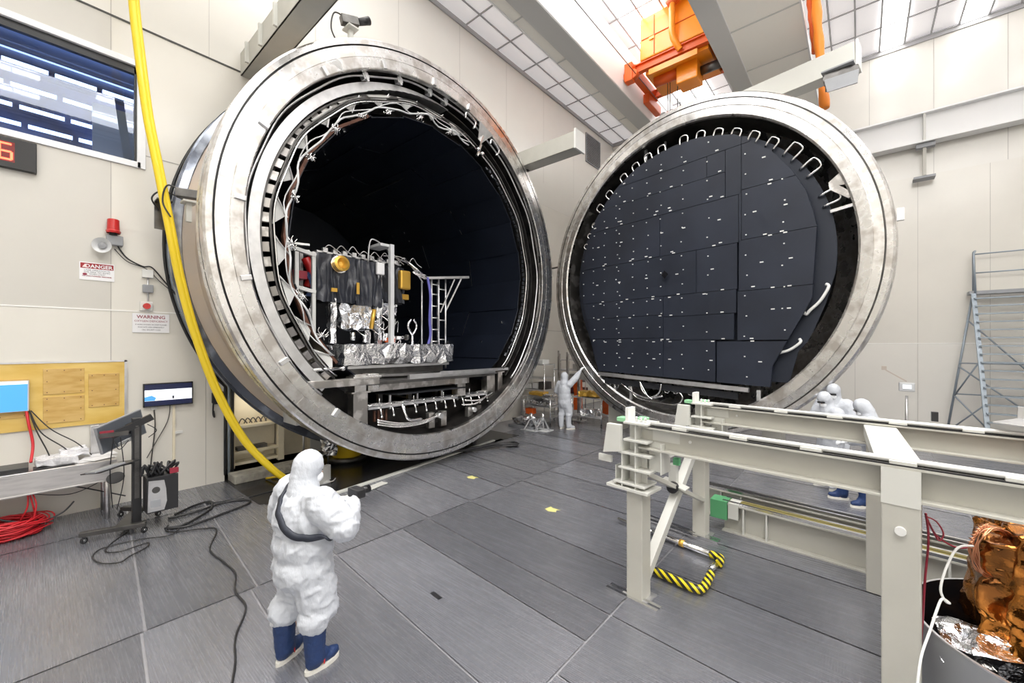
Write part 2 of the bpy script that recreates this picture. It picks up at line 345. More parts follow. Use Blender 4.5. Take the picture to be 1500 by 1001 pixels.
# prism normal = ex x ey = +X : start 15 cm behind the face
mb.prism(outline,(XL-.15,0,0),ex,ey,.15)
mb.bx((XL-.15,-6,0),(XL,-1.6,ZC)); mb.bx((XL-.15,-1.6,0),(XL,1.2,5.78)); mb.bx((XL-.15,-1.6,7.43),(XL,1.2,ZC))
mb.bx((XL,-6,3.235),(XL+.004,-1.62,8.12),1); mb.bx((XL,-1.62,3.235),(XL+.004,.86,5.78),1); mb.bx((XL,-1.62,7.45),(XL+.004,.86,8.12),1)
mb.bx((XL,-6,8.13),(XL+.003,YB,ZC),2)
for y in (.86,): mb.bx((XL,y-.005,0),(XL+.006,y+.005,5.7),3); mb.bx((XL,y-.005,7.5),(XL+.006,y+.005,ZC),3)
for y in (-.45,-1.75,-3.0,2.15): mb.bx((XL,y-.003,0),(XL+.005,y+.003,3.22),3)
mb.bx((XL,2.2-.003,8.13),(XL+.005,2.2+.003,ZC),3)
for y in (4.2,6.4,8.6,10.8,13,15.2,17.4): mb.bx((XL,y-.004,9.0),(XL+.005,y+.004,ZC),3)
mb.bx((XL,-6,3.222),(XL+.008,1.78,3.242),4); mb.bx((XL,-6,8.105),(XL+.012,3.35,8.135),5)
mb.bx((XL,1.2,5.93),(XL+.005,1.75,5.945),3)
mb.bx((XL,9.95,3.22),(XL+.008,YB,3.24),3)
struct(mb.build('wall_left',['wall','wall2','wallw','seam','seaml','seamd']))
# opening: recess box behind the wall
mb=MB(); mb.bx((-16,2.2,0),(XL-.15,2.43,9.1)); mb.bx((-16,9.3,0),(XL-.15,9.5,9.1)); mb.bx((-16.2,2.2,0),(-16,9.5,9.1)); mb.bx((-16,2.2,9.0),(XL-.15,9.5,9.2))
struct(mb.build('wall_recess','cream'))
# black rubber edge strips of the opening
mb=MB()
for r0,m in ((RH-.01,0),(RH-.07,1),(RH-.13,0)):
    pts=[(XL+.01,CY-(r0)*cos(-a_end+(pi+2*a_end)*i/96),CZ+(r0)*sin(-a_end+(pi+2*a_end)*i/96)) for i in range(97)]
    s=RH-r0; pts=[(XL+.01,2.45+s,0.12),(XL+.01,2.45+s,1.0),(XL+.01,2.45+s,1.84)]+[p for p in pts if p[2]>1.9]+[(XL+.01,9.28-s,1.84)]+[(XL+.01,9.28-s,.12)]
    mb.tube(pts,.028,6,mi=m)
struct(mb.build('trim_2',['plast','bluegrayp']))
# ---- back wall
mb=MB(); mb.bx((XL-.15,YB,0),(9,YB+.15,ZC))
mb.bx((XL,YB-.004,2.72),(9,YB,8.2),1); mb.bx((XL,YB-.003,8.2),(9,YB,ZC),2)
for x in (-7.6,-6.0,-4.4,-2.9,-1.35,.23,1.8,3.35,4.9,6.5): mb.bx((x-.005,YB-.008,8.2),(x+.005,YB,ZC),3); mb.bx((x+1.2-.004,YB-.008,0),(x+1.2+.004,YB,8.2),3)
mb.bx((XL,YB-.009,2.70),(9,YB,2.725),4)
struct(mb.build('wall_back',['wallw','wall','wallw','seam','seaml','seamd']))
struct(MB().bx((9,-6,0),(9.15,YB,ZC)).build('wall_right',['wallw'])); struct(MB().bx((XL,-6.15,0),(9.15,-6,ZC)).build('wall_front',['wall']))
# ---- ceiling: tiles hung in a tee-bar grid
PX,PY=.62,1.43; GX0=XL+.02; GY0=YB-.05
nx=int((9-GX0)/PX); ny=int((GY0+6)/PY)
lit=set()
for j in range(0,ny+1):
    for i in range(nx):
        x=GX0+(i+.5)*PX
        if -5.95<x<-4.6 and j<12: lit.add((i,j))
        elif i in (15,16) and False: pass
        elif i==16 and j in (0,1,3,4,6,7,9,10,12,13): lit.add((i,j))
        elif i==19 and j in (0,2,4,6,8,10,12): lit.add((i,j))
        elif i in (22,25) and j in (0,3,5,7,9,11,13): lit.add((i,j))
        elif i in (8,11) and j in (9,11,13,15): lit.add((i,j))
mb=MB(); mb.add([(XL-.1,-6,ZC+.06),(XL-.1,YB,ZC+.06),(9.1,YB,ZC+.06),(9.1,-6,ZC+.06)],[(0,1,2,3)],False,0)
for i in range(nx+1):
    x=GX0+i*PX; mb.bx((x-.024,-6,ZC-.02),(x+.024,YB,ZC+.01),1)
for j in range(ny+2):
    y=GY0-j*PY; mb.bx((XL,y-.022,ZC-.021),(9,y+.022,ZC+.011),1)
mb.bx((XL,-6,ZC-.14),(XL+.05,YB,ZC),1); mb.bx((XL,YB-.05,ZC-.14),(9,YB,ZC),1)
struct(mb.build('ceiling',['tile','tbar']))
L0=None
ordn=['first','second','third','fourth','fifth','sixth','seventh','eighth','ninth','tenth','eleventh','twelfth','thirteenth','fourteenth','fifteenth','sixteenth','seventeenth','eighteenth','nineteenth']
for (i,j) in sorted(lit):
    x=GX0+(i+.5)*PX; y=GY0-(j+.5)*PY
    lab='lit ceiling panel, %s from the back wall, %s' % (ordn[j], {5:'left row beside the hoist',6:'middle row above the hoist',7:'right row above the hoist',8:'row over the chamber front',11:'row over the walkway',16:'row right of the orange sleeve',19:'row above the wall runway beam',22:'row toward the ladder'}.get(i,'far right row'))
    if L0 is None:
        L0=thing('ceiling_light',(x,y,ZC+.03),lab,'light','lit ceiling panels')
        MB().bx((x-PX/2+.035,y-PY/2+.03,ZC+.02),(x+PX/2-.035,y+PY/2-.03,ZC+.035)).build('diffuser','lit',L0)
        MB().bx((x-PX/2+.03,y-.012,ZC+.0),(x+PX/2-.03,y+.012,ZC+.02)).build('cross_bar','white',L0)
    else: dup(L0,(x,y,ZC+.03),None,lab)
# ---- window in the left wall with the dark room behind
mb=MB()
Y0,Y1,Z0,Z1=-1.62,1.2,5.78,7.43
for a,b in (((Y0,Z1-.01),(Y1+.03,Z1+.09)),((Y0,Z0-.09),(Y1+.03,Z0+.01)),((Y1-.02,Z0-.09),(Y1+.09,Z1+.09)),((Y0-.09,Z0-.09),(Y0+.01,Z1+.09))):
    mb.bx((XL-.14,a[0],a[1]),(XL+.035,b[0],b[1]))
win=struct(mb.build('window_1',['frame'],bevel=.006))
WM['window_1']=Matrix.Identity(4)
MB().bx((XL-.1,Y0+.01,Z1-.13),(XL-.02,Y1-.02,Z1-.01)).bx((XL-.1,Y1-.05,Z0),(XL-.02,Y1-.02,Z1)).build('gasket','plast',win)
MB().bx((XL-.075,Y0+.01,Z0),(XL-.063,Y1-.02,Z1-.1)).build('pane','glass',win)
mb=MB(); mb.bx((-13.6,-3,5.2),(-13.5,3.3,9)); mb.bx((-13.6,-3,8.6),(-9.6,3.3,8.7)); mb.bx((-13.6,-3,5.2),(-9.6,3.3,5.3)); mb.bx((-13.6,3.3,5.2),(-9.6,3.4,8.7)); mb.bx((-13.6,-3.1,5.2),(-9.6,-3,8.7))
struct(mb.build('wall_control_room','navyroom'))
struct(MB().bx((-10.6,.72,5.3),(-10.5,3.3,7.02)).build('wall_partition','lampw'))
for k,(x,z,r) in enumerate([(-12.6,8.3,.10),(-11.8,8.25,.16),(-11.0,8.35,.07),(-12.2,7.9,.05),(-11.4,7.95,.05)]):
    tag(MB().cyl((x,-3,z),(x,3.3,z),r,seg=12).build('ceiling_pipe','pipe'),['thin dark pipe high at the back','wide dark duct under the ceiling','small dark pipe nearest the pane','slim lower dark pipe at the back','slim lower dark pipe nearer the pane'][k]+' inside the window room','pipe','pipes in the window room')
FX=None; rows=[(-11.3,7.62,.045),(-11.3,7.22,.05),(-11.3,6.86,.045),(-11.3,6.55,.04)]  # glowing bars put in for ceiling lights reflected in the pane
for r,(x,z,h) in enumerate(rows):
    for k in range(5):
        y=-1.3+k*.62+.1*r
        lab='pale strip standing in for a ceiling light reflected in the window glass, %s row, %s from the left'%(['top','second','third','lowest'][r],ordn[k])
        if FX is None: FX=MB().bx((-.02,-.27,-.03),(.02,.27,.03)).build('reflection_strip','lamp'); FX.location=(x,y,z); tag(FX,lab,'light','stand-in strips for window reflections')
        else:
            c=FX.copy(); COL.objects.link(c); c.location=(x,y,z); c['label']=lab
# ---- girders, walkways, runway beams
def girder(label,xa,xb,zb,zt,wxa,wxb,ya,yb):
    t=thing('crane_girder',((xa+xb)/2,yb,zb),label,'girder')
    MB().bx((xa,ya,zb),(xb-.02,yb,zt)).bx((xa-.03,ya,zb-.03),(xb+.0,yb,zb)).build('box_section','girder',t)
    MB().bx((xb-.02,ya,zb),(xb+.01,yb,zt)).build('lit_side','girderw',t)  # lit side face, its light put into the whiter colour
    m=MB().bx((wxa,ya,zb+.02),(wxb,yb,zb+.08))
    for k in range(12):
        y=ya+1.2+k*1.9
        if y<yb: m.bx((wxa,y,zb+.0),(wxb,y+.03,zb+.02),1)
    m.build('walkway_deck',['soffit','girder'],t)
    e=wxb if wxb>xb else wxa
    MB().bx((e-.02,ya,zb),(e+.02,yb,zb+.16)).build('toe_board','girderw',t)
    return t
girder('left crane girder coloured shadow grey below and lit white on its right side, spanning under the ceiling',-6.1,-5.6,10.5,12.0,-6.45,-6.1,-5,18.4)
girder('right grey crane girder with a broad pale walkway underside beside the orange sleeve',-2.95,-2.5,10.5,12.0,-2.5,-1.05,-5,18.4)
def ibeam(mb,p0,p1,h,w,tf=.03,tw=.03,mi=0):
    p0=Vector(p0);p1=Vector(p1);z=Vector((0,0,1))
    mb.bar(p0+z*(h/2-tf/2),p1+z*(h/2-tf/2),w,tf,mi=mi); mb.bar(p0-z*(h/2-tf/2),p1-z*(h/2-tf/2),w,tf,mi=mi); mb.bar(p0,p1,tw,h-2*tf,mi=mi); return mb
t=thing('runway_beam',(1,YB-.3,9.12),'long pale I-beam on brackets along the back wall','beam')
ibeam(MB(),(-9.3,YB-.32,9.6),(8.8,YB-.32,9.6),.96,.42,.05).build('beam_section','girderw',t)
MB().bx((-9.3,YB-.36,10.08),(8.8,YB-.28,10.14)).build('rail','steeld',t)
for x in (-6,-2.2,1.55,5.3):
    MB().bx((x-.03,YB-.5,9.15),(x+.03,YB-.12,10.05)).build('stiffener','beamw',t)
t=thing('hanging_bracket',(1.6,YB-.32,8.0),'grey drop bracket with a small plate under the back wall beam','bracket')
MB().bx((1.52,YB-.37,8.1),(1.6,YB-.27,9.1)).build('rod','beam',t); MB().bx((1.3,YB-.5,7.98),(1.8,YB-.12,8.05)).build('plate','grey',t); MB().bx((1.36,YB-.42,8.98),(1.8,YB-.22,9.1)).build('clamp','grey',t)
# two wall arms above the chamber
def arm(label,y,zt,zb,x1,w):
    t=thing('cantilever_beam',(XL,y,zb),label,'beam')
    MB().bx((XL,y-w/2,zb),(x1,y-w/2+.03,zt)).bx((XL,y-w/2,zb),(x1,y+w/2,zb+.03)).bx((XL,y+w/2-.03,zb),(x1,y+w/2,zt)).bx((XL,y-w/2,zt-.03),(x1,y+w/2,zt)).build('box_beam','beam',t,bevel=.006)
    MB().bx((x1,y-w/2-.02,zb-.03),(x1+.05,y+w/2+.02,zt+.05)).build('end_plate','white',t)
    return t
a1=arm('thick pale beam jutting from the wall above the left chamber top',2.92,8.5,8.05,-5.2,.4)
for x in (-9.0,-8.3,-7.6): MB().bx((x,2.66,8.08),(x+.05,2.72,8.47)).build('rib','beamw',a1)
arm('pale beam with a white end cap jutting from the wall between both round rims',9.1,8.07,7.65,-5.5,.42)
t=thing('wall_vent',(XL,16.85,10.95),'dark grey louvered panel high on the wall near the corner','vent')
MB().bx((XL,16.2,10.95),(XL+.06,17.5,12.25)).build('vent_panel','grey',t)
m=MB()
for k in range(16): m.bx((XL+.06,16.24,11.0+k*.077),(XL+.075,17.46,11.03+k*.077))
m.build('louver','steeld',t)
# ---- orange hoist trolley between the girders
t=thing('crane_hoist',(-4.15,12.9,10.9),'large orange overhead hoist trolley hanging between the girders','hoist')
MB().bx((-5.15,12.1,11.35),(-3.15,14.0,12.62)).build('machine_housing','orange',t,bevel=.03)
MB().bx((-4.72,12.07,11.4),(-4.7,12.1,12.55)).bx((-5.1,12.075,11.95),(-3.2,12.1,11.965)).build('housing_seam','orange2',t)
MB().bx((-4.85,12.06,11.85),(-4.7,12.1,11.92)).build('name_plate','gold2',t)
m=MB(); ibeam(m,(-5.5,12.2,11.2),(-3.0,12.2,11.2),.26,.16,.03,.03); ibeam(m,(-5.5,13.8,11.2),(-3.0,13.8,11.2),.26,.16,.03,.03); m.bx((-5.5,12.1,11.06),(-5.3,14,11.34)); m.bx((-3.15,12.1,11.06),(-3.0,14,11.34))
m.build('frame','orange2',t)
MB().bx((-5.0,12.25,11.08),(-3.2,12.32,11.3)).build('vent_slot','plast',t)
MB().bx((-5.05,12.3,10.98),(-3.25,13.7,11.08)).bx((-4.9,12.15,10.86),(-3.5,12.24,11.02)).build('lower_deck','orange',t)
MB().bx((-4.2,12.5,10.45),(-3.6,13.1,11.0)).build('gearbox','orange',t,bevel=.03)
MB().cyl((-4.9,12.7,10.9),(-4.2,12.7,10.9),.16,seg=20).build('rope_drum','orange2',t)
MB().cyl((-3.6,12.9,10.8),(-3.05,12.9,10.8),.13,seg=16).build('drive_shaft','steeld',t)
m=MB().tube(cr([(-3.9,12.0,12.7),(-4.1,11.92,12.55),(-4.12,11.93,12.1),(-4.12,11.95,11.6),(-4.05,12.0,11.35),(-3.95,12.1,11.15)]),.085,12); m.build('exhaust_duct','orange',t)
MB().cyl((-4.25,11.93,12.45),(-3.6,11.93,12.75),.12,seg=16).build('duct_elbow','orange2',t)
for dx in (-.32,-.25,-.02,.05):
    MB().cyl((-4.25+dx,12.85,9.85),(-4.25+dx,12.85,10.9),.012,seg=6).build('wire_rope','steeld',t)
hb=MB().bx((-4.75,12.7,9.6),(-4.05,13.0,9.85)).build('hook_block','orange2',t,bevel=.02)
for dx in (-.25,0,.25): MB().cyl((-4.4+dx,12.66,9.75),(-4.4+dx,13.04,9.75),.11,seg=16).build('sheave','steeld',hb)
for x in (-5.42,-5.25): MB().cyl((x-.05,12.1,10.95),(x-.05,11.9,10.95),.14,seg=14).build('wheel','orange2',t)
MB().bx((-5.55,11.85,10.75),(-5.3,12.1,11.3)).build('end_carriage','orange2',t,bevel=.02)
MB().bx((-5.55,13.3,10.75),(-5.35,14.4,11.05)).build('end_carriage','orange2',t,bevel=.02)
tag(MB().tube([(-5.2,-5,10.9),(-5.2,18.4,10.9)],.012,6).build('trolley_cable','plast'),'long taut dark cable running along the left girder beneath the hoist','cable')
# orange festoon sleeve
t=thing('hanging_sleeve',(-.66,12.5,8.4),'long narrow orange fabric sleeve hanging beside the walkway','sleeve')
sl=[(-.86,12.5,12.65),(-.84,12.5,11.4),(-.80,12.5,10.4),(-.73,12.5,9.4),(-.66,12.5,8.4)]
MB().tube(cr(sl),[.10+.012*sin(i*1.1) for i in range(33)],10).build('sleeve_front','orange3',t)
MB().tube(cr([(-.97,12.6,12.65),(-.98,12.6,11.6),(-.93,12.6,10.8),(-.85,12.6,9.9)]),[.07+.008*sin(i*1.7) for i in range(25)],8).build('sleeve_rear','orange2',t)
# ================= vacuum chamber: axis +X, centre (CY, CZ)
C0=Vector((0,CY,CZ)); AX=Vector((1,0,0))
def P(x,r,a):   # a: angle from +Y toward +Z
    return Vector((x,CY+r*cos(a),CZ+r*sin(a)))
XF=-7.05
ch=thing('vacuum_chamber',(-8.5,CY,.15),'huge round steel vacuum chamber set in the left wall, mouth open','chamber')
MB().lathe([(-15.6,3.98),(-9.25,3.98)],C0,AX).lathe([(-8.88,4.0),(-7.62,4.0),(-7.45,4.18)],C0,AX).lathe([(-8.88,4.19),(-8.87,4.0)],C0,AX).build('barrel','tan',ch)
MB().lathe([(-9.25,3.98),(-9.25,4.31),(-8.88,4.31),(-8.85,4.20),(-8.88,4.18)],C0,AX).lathe([(-9.1,4.3),(-9.1,4.335),(-9.04,4.335),(-9.04,4.3)],C0,AX).build('girth_flange','bluegrey',ch)
MB().lathe([(-7.45,4.0),(-7.45,4.27),(-7.42,4.3),(-7.28,4.3),(-7.28,4.24),(-7.24,4.24),(-7.24,4.3),(-7.08,4.3),(XF,4.27),(XF,4.19)],C0,AX,144).build('outer_rim','steel',ch)
MB().lathe([(XF,4.19),(XF-.03,4.185),(XF-.03,4.165),(XF,4.16)],C0,AX,144).build('seal_groove','plast',ch)
mb=MB().lathe([(XF,4.16),(XF+.005,3.99),(XF-.008,3.985),(XF-.008,3.975),(XF+.005,3.97),(XF,3.80),(XF-.01,3.78),(XF-.12,3.78)],C0,AX,144)
for k in range(7):
    a=.3+k*2*pi/7; mb.bar(P(XF+.004,3.99,a),P(XF+.004,4.155,a),.006,.004)
mb.build('sealing_face','steel',ch)
MB().lathe([(XF-.12,3.78),(XF-.12,3.80),(XF-.9,3.80),(XF-.9,3.3)],C0,AX,120).build('bore_lining','bore',ch)
MB().lathe([(-15.55,3.9),(-15.7,3.2),(-16.0,1.8),(-16.1,0.0)],C0,AX,64).lathe([(-15.6,3.98),(-7.95,3.98)],C0,AX,64).build('rear_dome','black',ch)
for k,a in enumerate([1.35,1.62,1.95,2.3,2.72,3.05,3.36,3.72,4.05]):
    MB().bx((0,-.09,-.02),(.035,.09,.02)).build('clamp_tab','bright',ch) if False else None
    mb=MB(); c=P(XF+.02,3.86,a); R=Matrix.Rotation(a,3,'X'); mb.box(c,(.05,.15,.075),R); mb.build('lug','alu',ch,bevel=.006)
# ---- inner rings near the mouth
MB().lathe([(-7.75,3.66),(-7.32,3.66),(-7.32,3.49),(-7.75,3.49)],C0,AX,100,a0=2.05,a1=pi+.82,ref=(0,1,0)).build('liner_ring','alu',ch)
for q in range(10):
    a1_=2.05-q*.05; ri=3.49+.014*(q+1); MB_=None
mbt=MB()
for q in range(12):
    mbt.lathe([(-7.75,3.66),(-7.32,3.66),(-7.32,3.49+.013*(q+1)),(-7.75,3.49+.013*(q+1))],C0,AX,3,a0=2.05-.05*(q+1),a1=2.05-.05*q,ref=(0,1,0))
mbt.build('liner_ring','alu',ch)
MB().lathe([(-7.75,3.66),(-7.34,3.66),(-7.34,3.63),(-7.75,3.63)],C0,AX,60,a0=-.82,a1=1.46,ref=(0,1,0)).build('outer_liner','steeld',ch)
mb=MB().lathe([(-7.72,3.48),(-7.40,3.47),(-7.40,3.44)],C0,AX,100,mi=1,a0=-.82,a1=pi+.82,ref=(0,1,0))
for k in range(88):
    a=2*pi*k/88
    if not 2.0<a<pi+.82: continue
    c=P(-7.42,3.38,a); R=Matrix.Rotation(a,3,'X'); mb.box(c,(.07,.11,.155),R@Matrix.Rotation(.5,3,'Z'),0)
mb.build('tooth_baffle',['steel2','steeld'],ch)
for r,rr,x,m in ((3.73,.020,-7.22,'alu'),(3.34,.020,-7.30,'steeld'),(3.30,.016,-7.27,'bright'),(3.365,.014,-7.25,'steeld')):
    pts=[P(x+.01*sin(9*2*pi*i/160),r+.018*sin(13*2*pi*i/160+rr*50),-.82+(pi+1.64)*i/140) for i in range(141)]
    MB().tube(pts,rr,8).build('coolant_pipe',m,ch)
# white triangular gussets between the rings (left and top where they show)
for k in range(30):
    a=2*pi*k/30
    if 3.95<a or a<1.1: continue
    d=2*pi/30; mb=MB()
    ro=3.26+.2*max(0,sin(a)); q=[P(-7.36,ro,a),P(-7.36,ro,a+d*.8),P(-7.40,ro-.2,a+d*.5)]
    n=Vector((1,0,0)); mb.add(q+[p-n*.015 for p in q],[(0,1,2),(5,4,3),(0,3,4,1),(1,4,5,2),(2,5,3,0)]); mb.build('gusset_panel','white',ch)
for k in range(30):
    a=2*pi*(k+.0)/30+.02
    if 3.95<a or a<1.1: continue
    ro=3.27+.2*max(0,sin(a)); MB().bar(P(-7.33,ro,a),P(-7.38,ro-.24,a+.09),.03,.014).build('strut','alu',ch)
mb=MB()
for k in range(24):
    a0=2*pi*k/24; a1=2*pi*(k+1)/24
    if not 2.0<a0<pi+.7: continue
    mb.bar(P(-7.44,3.09,a0),P(-7.44,3.09,a1),.05,.10,up=AX,mi=0)
    for j in range(4):
        f=(j+.5)/4; p=P(-7.42,3.07,a0)*(1-f)+P(-7.42,3.07,a1)*f; mb.box(p,(.02,.02,.02),None,1)
mb.build('brown_track',['brown','alu'],ch)
# wavy cable running down the left side, with junction bundles
for sgn,off in ((1,0),(1,.05)):
    pts=[]
    for i in range(64):
        a=1.25+(3.85-1.25)*i/63; pts.append(P(-7.2-.06*sin(i*1.1),3.13+off+.045*sin(i*.75+off*30)+.05*noise.noise(Vector((i*.23,off*9,1))),a))
    MB().tube(pts,.010 if off else .017,7).build('wavy_cable','lgrey',ch)
for a in (1.45,1.72,1.98,2.2,2.42,2.68,2.94,3.2,3.48,3.72):
    mb=MB(); c=P(-7.2,3.07,a)
    for j in range(7):
        v=Vector((random.uniform(-.05,.08),random.uniform(-.1,.1),random.uniform(-.1,.1))); mb.tube(cr([c+v,c+v*.2+Vector((.05,0,0)),c-v*.8,c-v+Vector((0,.03,.05))],5),.008,5)
    mb.box(c,(.06,.05,.05),None); mb.build('junction_fitting','bright',ch)
# top fittings in the gap under the rim
for a in (2.05,1.83,1.62,1.5):
    mb=MB(); c=P(-7.25,3.72,a); mb.bar(P(-7.2,3.62,a),P(-7.2,3.82,a),.05,.05); mb.box(c,(.12,.1,.12),Matrix.Rotation(a,3,'X')); mb.build('pipe_clamp','alu',ch)
for a,s in ((1.27,1),(1.02,1)):
    p=[P(-7.12,3.55,a),P(-7.08,3.55,a),P(-7.08,3.70,a),P(-7.06,3.72,a+.05),P(-7.06,3.70,a+.09),P(-7.08,3.58,a+.085)]
    MB().tube(cr(p,6),.025,8).build('pipe_loop','bright',ch)
mb=MB(); mb.bar(P(-7.15,3.3,1.17),P(-7.15,3.78,1.17),.05,.05); mb.bar(P(-7.12,3.0,1.17),P(-7.12,3.35,1.17),.06,.06); mb.ell(P(-7.05,3.12,1.19),.05); mb.ell(P(-7.05,3.12,1.14),.05); mb.build('hanger_bracket','bright',ch)
MB().add([P(-7.04,3.80,1.12),P(-7.04,3.80,1.25),P(-7.2,3.5,1.15),P(-7.2,3.5,1.19)],[(0,1,3,2)]).build('hanger_gusset','alu',ch)
MB().bar(P(-7.3,3.3,1.19),P(-12,3.0,1.25),.05,.03).build('trolley_rail','steeld',ch)
# right-hand foil wrapped seam along the shroud edge
mb=MB()
for i in range(46):
    a=-.72+i*(1.02+.72)/45; r=3.13+random.uniform(-.02,.02); mb.box(P(-7.36,r+.07,a)+Vector((0,.09,0)),(.05,random.uniform(.03,.06),.09),Matrix.Rotation(a,3,'X'),0)
mb.build('edge_wrap','sfold',ch)
# lugs/brackets for cameras sit on the rim separately
# ---- shroud: faceted black liner made of overlapping panels
sh=ch; SY=Vector((0,.09,0))
NF=24; segs=[(-7.42,-9.4),(-9.4,-11.4),(-11.4,-13.4),(-13.4,-15.4)]
for k in range(NF):
    a0=2*pi*k/NF; a1=2*pi*(k+1)/NF
    am=(a0+a1)/2
    if sin(am)*3.1+CZ<1.9: continue
    for j,(xa,xb) in enumerate(segs):
        off=.0 if (k+j)%2 else .03
        q=[P(xa,3.10+off,a0-.004)+SY,P(xa,3.10+off,a1+.004)+SY,P(xb,3.10+off,a1+.004)+SY,P(xb,3.10+off,a0-.004)+SY]
        nrm=Vector((0,cos(am),sin(am)))*.02
        MB().add(q+[p+nrm for p in q],[(0,1,2,3),(7,6,5,4),(0,4,5,1),(1,5,6,2),(2,6,7,3),(3,7,4,0)]).build('shroud_panel','blk2',ch)
MB().lathe([(-15.3,3.1),(-15.35,0)],C0,AX,24,smooth=False).build('shroud_end_panel','blk2',ch)
cl=MB().box((0,0,0),(.03,.02,.05)).build('panel_clip','bright',ch); first=True
for i in range(90):
    k=random.randrange(NF); a=2*pi*(k+random.choice([.3,.5,.7]))/NF
    if sin(a)*3+CZ<2.1: continue
    x=random.choice([-7.9,-8.4,-8.9,-9.9,-10.4,-10.9,-11.9,-12.6,-13.9]); r=3.08
    if first: o=cl; first=False
    else: o=cl.copy(); COL.objects.link(o); o.parent=ch
    p=P(x,r,a)+SY; o.location=p-Vector((-8.5,CY,.15))+Vector((-8.5,CY,.15))-Vector((0,0,0))-WM[ch.name].translation; o.rotation_euler=(a,0,0)
# cl mesh was built relative to the root: rebuild it around its own origin
for v in cl.data.vertices: v.co += WM[ch.name].translation
# ---- saddles and legs carrying the chamber
for x in (-9.0,-8.0):
    pass
# ================= internal frame, deck and benches (one welded support inside the mouth)
fr=thing('payload_support_frame',(-8.4,CY,1.0),'grey steel deck frame with stubby columns inside the left chamber mouth','frame')
MB().bx((-11.5,4.0,1.86),(-7.32,7.9,1.92)).build('deck_plate','steeld',fr)
MB().bx((-7.42,5.25,1.90),(-7.34,7.95,2.02)).bx((-7.36,6.1,1.98),(-7.28,8.4,2.05)).build('deck_rail','alu',fr)
MB().bx((-7.5,2.9,1.88),(-7.28,4.5,2.02)).build('side_beam','steel2',fr,bevel=.01)
MB().bx((-8.1,4.2,1.70),(-7.55,7.2,1.86)).build('cross_beam','steel2',fr,bevel=.01)
for (y0,y1,z0,z1,x) in ((3.98,4.28,.98,1.72,-7.35),(6.72,6.98,1.35,1.86,-7.45),(7.75,8.05,1.25,1.9,-7.45),(8.12,8.3,1.35,1.92,-7.4)):
    MB().bx((x-.22,y0,z0),(x,y1,z1)).bx((x-.26,y0-.05,z1),(x+.03,y1+.05,z1+.03)).build('column','steel2',fr,bevel=.008)
for (y,z,x) in ((4.1,1.72,-7.33),(4.42,1.72,-7.4)):
    MB().bx((x-.2,y-.12,z+.03),(x+.03,y+.12,z+.36)).bx((x-.24,y-.16,z+.28),(x+.06,y+.16,z+.33)).build('jack_block','steel',fr,bevel=.01)
MB().bx((-7.7,6.55,1.72),(-7.36,6.95,1.98)).build('jack_block','steel',fr,bevel=.01)
MB().prism([(4.75,-8.3),(6.55,-8.3),(6.95,-7.4),(5.0,-7.4)][::-1],(0,0,1.60),(0,1,0),(1,0,0),-.03).build('black_shelf','black',fr)
for y in (4.9,5.6,6.3,6.8): MB().bx((-7.6,y,1.3),(-7.56,y+.04,1.6)).build('shelf_leg','alu',fr)
tr=MB().bx((-7.75,4.35,1.36),(-7.45,7.9,1.41)).build('pipe_tray','alu',fr)
for k in range(4):
    x=-7.48-.06*k; pts=[(x,4.35+i*.12,1.43+.012*sin(i*2+k)) for i in range(30)]
    MB().tube(pts,.017,6).build('pipe','bright',tr)
for k in range(12):
    y=4.6+k*.28; c=Vector((-7.42,y,1.38)); mb=MB().cyl(c,c+Vector((.05,0,-.16)),.018,seg=8).ell(c+Vector((.05,0,-.18)),.03,10,6).cyl(c+Vector((-.04,0,.02)),c+Vector((-.04,0,.2 if k%3==0 else .07)),.012,seg=6); mb.build('valve','bright',fr)
for k in range(3):
    MB().tube(cr([(-7.38,4.5,1.15-.05*k),(-7.32,5.0,1.02-.04*k),(-7.3,5.6,1.0-.03*k),(-7.3,6.0,1.06)],8),.022,7).build('flexible_hose','bright',fr)
for q,r_ in (([(-7.4,5.1,1.4),(-7.28,5.1,1.2),(-7.26,5.2,1.07),(-7.26,5.5,1.05)],.03),([(-7.4,6.9,1.3),(-7.3,7.3,1.28),(-7.3,7.8,1.42)],.02),([(-7.4,6.8,1.2),(-7.3,7.2,1.2),(-7.3,7.6,1.36)],.02)): MB().tube(cr(q,8),r_,8).build('flexible_hose','bright',fr)
for (x,y) in ((-7.35,6.0),(-7.4,7.1)): MB().cyl((x,y,1.06),(x+.16,y,1.06),.06,seg=14).build('motor','alu',fr)
for y in (5.8,6.15,7.0,7.3): MB().bx((-7.5,y,.78),(-7.38,y+.16,1.12)).build('foot_bracket','steel2',fr)
for y in (5.1,5.9,6.7): MB().bx((-8.4,y,.9),(-8.3,y+.1,1.7)).build('rear_post','steeld',fr)
for k in range(4): MB().bx((-7.62,4.55+.09*k,1.08),(-7.58,4.59+.09*k,1.3)).build('terminal','brown',fr)
MB().cyl((-7.3,3.2,2.22),(-7.3,3.75,2.22),.03,seg=10).ell((-7.3,3.75,2.22),.045).build('guide_pin','bright',fr)
# white cabinet with coiled hose seen under the side beam
t=thing('electrical_cabinet',(-8.6,3.6,1.1),'pale cabinet under the side beam inside the chamber mouth','cabinet')
MB().bx((-8.9,3.3,1.1),(-8.25,4.5,1.86)).build('body','lgrey',t,bevel=.01)
mb=MB()
for k in range(4): mb.tube([(-8.2+.01*k,3.55+.13*cos(a/16*2*pi)+.02*k,1.55+.15*sin(a/16*2*pi)) for a in range(16)],.012,6,closed=True)
tag(mb.tube(cr([(-8.2,3.6,1.42),(-8.15,3.75,1.3),(-8.1,3.95,1.22)]),.012,6).build('hose_coil','white'),'coiled white hose hanging on the cabinet inside the chamber mouth','hose')
